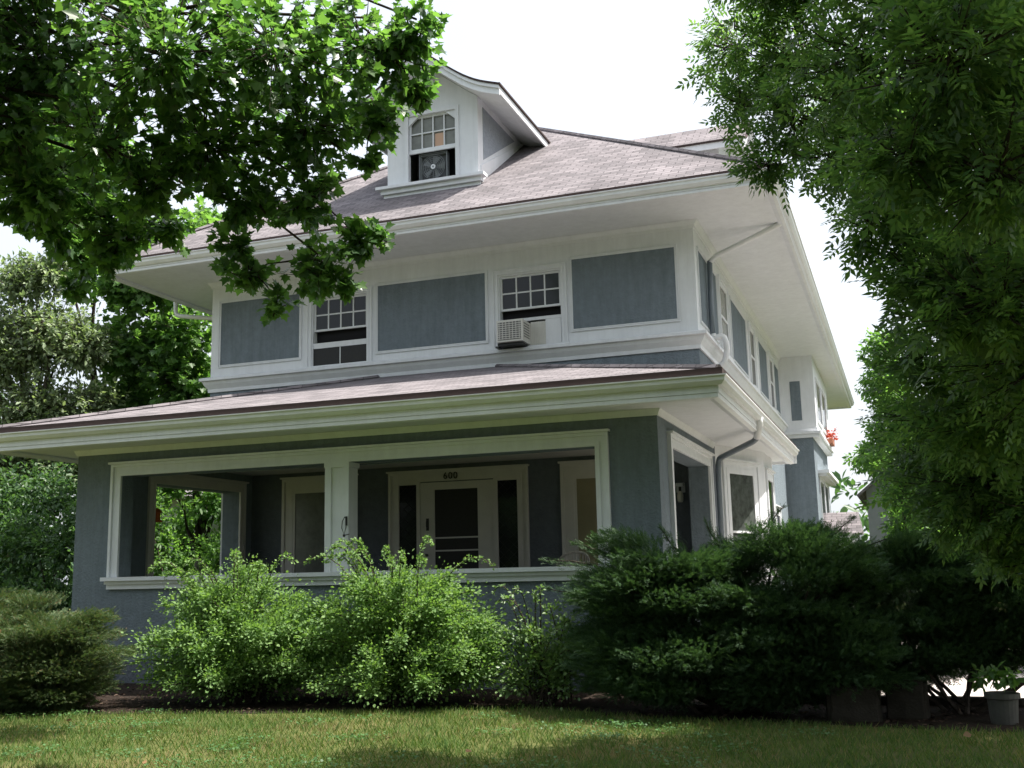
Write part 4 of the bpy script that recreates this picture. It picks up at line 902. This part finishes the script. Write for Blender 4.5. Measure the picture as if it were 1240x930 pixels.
# ================================================================== TREES
maple_l = [(-3.63,-7.90,6.31,0.96,.7), (-2.05,-8.32,5.80,0.85,.75), (-1.51,-7.62,6.03,0.84,.7), (-1.00,-6.96,6.32,0.66,.6), (-0.55,-6.81,6.39,0.36), (-2.94,-8.00,5.31,0.63,.7), (-2.21,-7.54,5.37,0.68), (-1.54,-7.02,5.61,0.62), (-1.20,-6.42,5.96,0.46,.7), (-3.79,-7.74,5.16,0.40), (-2.58,-7.80,4.92,0.42), (-4.22,-6.78,4.96,0.37), (-2.15,-7.12,4.98,0.40), (-1.60,-6.92,4.96,0.48), (-2.18,-7.06,4.58,0.26), (-1.27,-6.53,4.65,0.32), (-1.54,-6.78,4.35,0.36), (-1.91,-6.86,4.06,0.20), (-0.67,-6.55,5.93,0.23), (-4.08,-7.98,5.89,0.88,.6), (-5.10,-8.38,6.06,1.18), (-4.65,-8.46,7.35,1.47), (-2.90,-7.88,7.60,1.32), (-6.42,-9.00,6.82,1.32), (-6.27,-9.28,8.62,1.84), (-3.83,-8.46,8.92,1.62), (-4.4,-7.2,5.4,.6), (-3.3,-7.3,4.75,.42), (-3.75,-8.12,5.44,.45), (-3.73,-7.73,5.02,.33), (-4.16,-6.73,4.80,0.30), (-4.5,-6.9,5.2,.4), (-4.0,-7.3,4.9,.35), (-3.5,-7.2,4.6,.25), (-4.45,-6.5,4.6,.25), (-3.39,-7.24,4.96,0.38), (-2.82,-7.21,4.77,0.31), (-2.13,-6.99,4.32,0.26), (-1.36,-6.59,4.26,0.22), (-1.09,-6.47,4.72,0.2), (-0.71,-6.69,6.00,0.22), (-0.95,-6.71,5.64,0.24), (-1.10,-6.70,5.31,0.18), (-0.84,-6.79,6.30,0.30), (-5,-11,8.2,2,.45), (-3,-11.5,9,2,.45), (-7,-12,8,2,.45), (-1,-12,9.8,1.8,.45), (-5,-14.5,10,2.2,.45), (-2,-15,10.5,2,.45), (-8,-15,9,2.2,.45), (-9.5,-11,7.4,1.8,.45), (-1.3,-4.2,10.2,1.1,.6), (-2.8,-4.6,10,1.2,.6), (-5,-7,10,1.5,.4)]  # lobes over the camera and lawn are unseen, added for their shade
tree('maple_tree', 'big broad-leaved maple whose leafy boughs hang across the top left of the picture', (-8.3, -8.3, 0), maple_l, 'maple', .086, 2000, MAPLE, BARK, .26, (-6.9, -8.6, 6.2), 1, per=10, droop=.6, spread=.5)
ash_l = [(1.99,-4.88,6.73,0.49,.62), (2.55,-5.16,6.40,0.62,.62), (2.53,-5.55,5.59,0.51,.62), (2.04,-5.26,5.96,0.35,.62), (2.29,-5.57,5.20,0.28), (3.19,-6.91,5.44,0.62,.62), (3.59,-9.14,4.29,0.48), (3.78,-8.96,3.69,0.48), (3.33,-8.94,3.86,0.36), (2.89,-6.87,4.66,0.37,.62), (3.12,-7.51,3.94,0.31), (3.43,-7.54,3.52,0.41), (3.80,-7.89,3.23,0.55), (3.36,-6.42,3.18,0.31), (3.84,-6.17,2.74,0.59), (3.41,-4.16,2.73,0.43), (3.81,-3.93,2.26,0.58), (4.10,-3.75,1.87,0.43), (4.26,-8.46,4.29,0.70), (4.31,-7.15,3.13,0.87), (4.78,-7.48,5.78,1.08), (3.56,-6.95,6.41,0.93), (2.58,-5.81,7.04,0.73), (4.53,-4.74,2.18,0.84), (5.42,-5.88,4.23,1.24), (5.72,-6.06,5.75,1.24), (4.3, -3.6, 5.2, .9), (5.4, -2.8, 6.2, 1.2), (4.2, -2.6, 4.6, .7), (5.6, -3.6, 4.6, 1.1), (5.2, -2.2, 4.2, .9), (3.55,-5.3,2.9,.5), (3.9,-4.6,2.45,.9), (4.1,-5.4,3.4,.7), (4.5,-4.0,1.75,.6), (5,-9,8,1.6,.9), (6.5,-8,7,1.6,.9), (3.5,-10,8.6,1.5,.9), (7,-11,8,1.8,.9), (4.5,-13,9.5,1.8,.9), (2,-13,10,1.5,.9), (7.5,-6,7.5,1.6,.5), (8,-14,8,2,.9), (6.2,-3.5,7.6,1.3,.6), (6.5,-1.8,5.5,1.3), (7.5,-1.5,7,1.3,.7), (4.6,-1.2,4.8,.9), (5.2,-.8,6,1.0), (3.4,-.9,6.2,.7), (3.7,-1.2,5.2,.6), (3.0,-1.5,7.2,.7), (3.9,-.6,7.4,1.0), (5.4,.2,7.6,1.2), (5.2,-4.8,7.3,1.2), (4.3,-4.2,7.3,1.0), (5,-6.5,7.3,1.2), (4.3,-5.6,7.9,1.0)]  # high and rear lobes, mostly unseen, added to shade porch, lawn and junipers
tree('ash_tree', 'tall dark tree with narrow compound leaves filling the right side of the picture', (6.1, -5.0, 0), ash_l, 'pin', .18, 1900, ASH, BARK, .2, (5.8, -5.1, 3.2), 2, per=7, droop=.3)
pale_l = [(-16.62,4.75,8.90,0.80), (-15.85,4.99,9.08,0.80), (-15.96,5.21,7.70,1.21), (-16.95,4.96,7.12,1.21), (-15.24,5.55,7.28,0.90), (-16.29,5.42,5.92,1.21), (-15.16,5.84,5.89,0.80), (-16.97,5.44,4.55,1.21), (-18.22,4.39,7.75,1.81), (-18.45,4.82,4.98,1.81), (-15.51,4.99,9.76,0.44), (-15.84,5.85,4.52,1.21)]
tree('pale_tree', 'hazy pale silvery green tree left of the house at the left edge', (-17.2, 5.4, 0), pale_l, 'ovate', .13, 2600, PALE, BARKP, .2, None, 3, per=8, droop=.3)
bm_l = [(-14.03,6.68,9.30,1.25), (-14.85,6.46,8.91,0.84), (-13.56,7.12,7.85,1.25), (-14.77,6.76,7.47,1.25), (-13.66,7.32,6.62,1.25), (-15.07,6.88,6.24,0.94), (-13.78,8.71,10.50,1.57), (-12.9,9.5,10.91,1.2), (-14.36,6.41,10.13,0.63), (-15.66,5.78,10.99,0.84), (-15.40,5.72,11.80,0.94), (-14.96,5.77,12.41,0.84), (-16.33,5.27,12.44,0.84)]
tree('maple_tree', 'sunlit green maple close behind the left eave of the house', (-17.2, 8.6, 0), bm_l, 'maple', .17, 1000, BACKL, BARK, .24, None, 4, per=8)
# trees along the far side of the driveway and at the back
def auto_tree(label, base, h, r, m, shape, size, dens, seed, n=13, low=.3, name='broadleaf_tree'):
    g = np.random.default_rng(seed); L = []
    for i in range(n):
        z = h*(low+(1-low)*(i+.5)/n*.95); rr = r*math.sin(math.pi*min(.95, .25+.72*(i+.5)/n))**.7; a = g.uniform(0, 6.28); q = rr*g.uniform(.25, .75)
        L.append((base[0]+q*math.cos(a), base[1]+q*math.sin(a), z, r*g.uniform(.36, .52)))
    return tree(name, label, base, L, shape, size, dens, m, BARK, .12+.012*h, None, seed, per=8, twigs=False)
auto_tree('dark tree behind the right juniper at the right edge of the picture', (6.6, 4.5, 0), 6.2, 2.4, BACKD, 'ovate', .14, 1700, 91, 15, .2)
auto_tree('yellow green tree behind the driveway right of the side entry roof', (5.3, 26, 0), 7.2, 2.2, BACKL, 'ovate', .17, 1300, 92, 16, .06)
auto_tree('small round leafy tree standing at the end of the driveway', (3.3, 27, 0), 6.3, 1.7, BACKL, 'ovate', .16, 1300, 98, 16, .06)
auto_tree('slim sunlit green tree just past the rear corner of the house', (2.9, 36, 0), 12.4, 2.3, BACKL, 'ovate', .2, 1100, 93, 22, .06)
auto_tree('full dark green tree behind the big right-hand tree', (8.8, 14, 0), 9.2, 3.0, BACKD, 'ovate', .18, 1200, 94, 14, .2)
auto_tree('tall tree far back between the neighbouring house and the garage', (13, 30, 0), 12, 3.6, BACKL, 'ovate', .22, 800, 95, 14, .15)
auto_tree('big dark tree far behind the pale tree at the left', (-24, 9, 0), 8.5, 3.4, BACKD, 'ovate', .2, 1000, 96, 14, .12)
auto_tree('tree far behind the left side of the porch', (-17, 13, 0), 8.5, 2.6, BACKL, 'ovate', .18, 1000, 97, 13, .12)
# unseen street trees added so their crowns block low sky and darken the porch
for i, (x, y, h, r_) in enumerate([(-17, -24, 12, 4.5), (-7, -25, 13, 5), (3, -26, 13, 5), (13, -24, 12, 4.8), (-26, -18, 11, 4.2), (22, -17, 11, 4.2)]):
    auto_tree(['added unseen street tree blocking low sky, far left', 'added unseen street tree blocking low sky, left of the walk', 'added unseen street tree blocking low sky, opposite the front door', 'added unseen street tree blocking low sky, opposite the driveway', 'added unseen street tree blocking low sky, before the white house', 'added unseen street tree blocking low sky, beyond the driveway'][i], (x, y, 0), h, r_, BACKD, 'quad', .34, 600, 110+i, 16, .12, 'added_street_tree')
# far woods on the horizon
gg = np.random.default_rng(99); L = []
for i in range(90):
    a = gg.uniform(-1.5, 1.5); d_ = gg.uniform(75, 100); L.append((3+d_*math.sin(a), -15+d_*math.cos(a), gg.uniform(1, 5), gg.uniform(3, 5)))
o, _, _ = crown('far_woods', L, 'ovate', .9, 14, BACKD, None, seed=99); tag(o, kind='stuff')
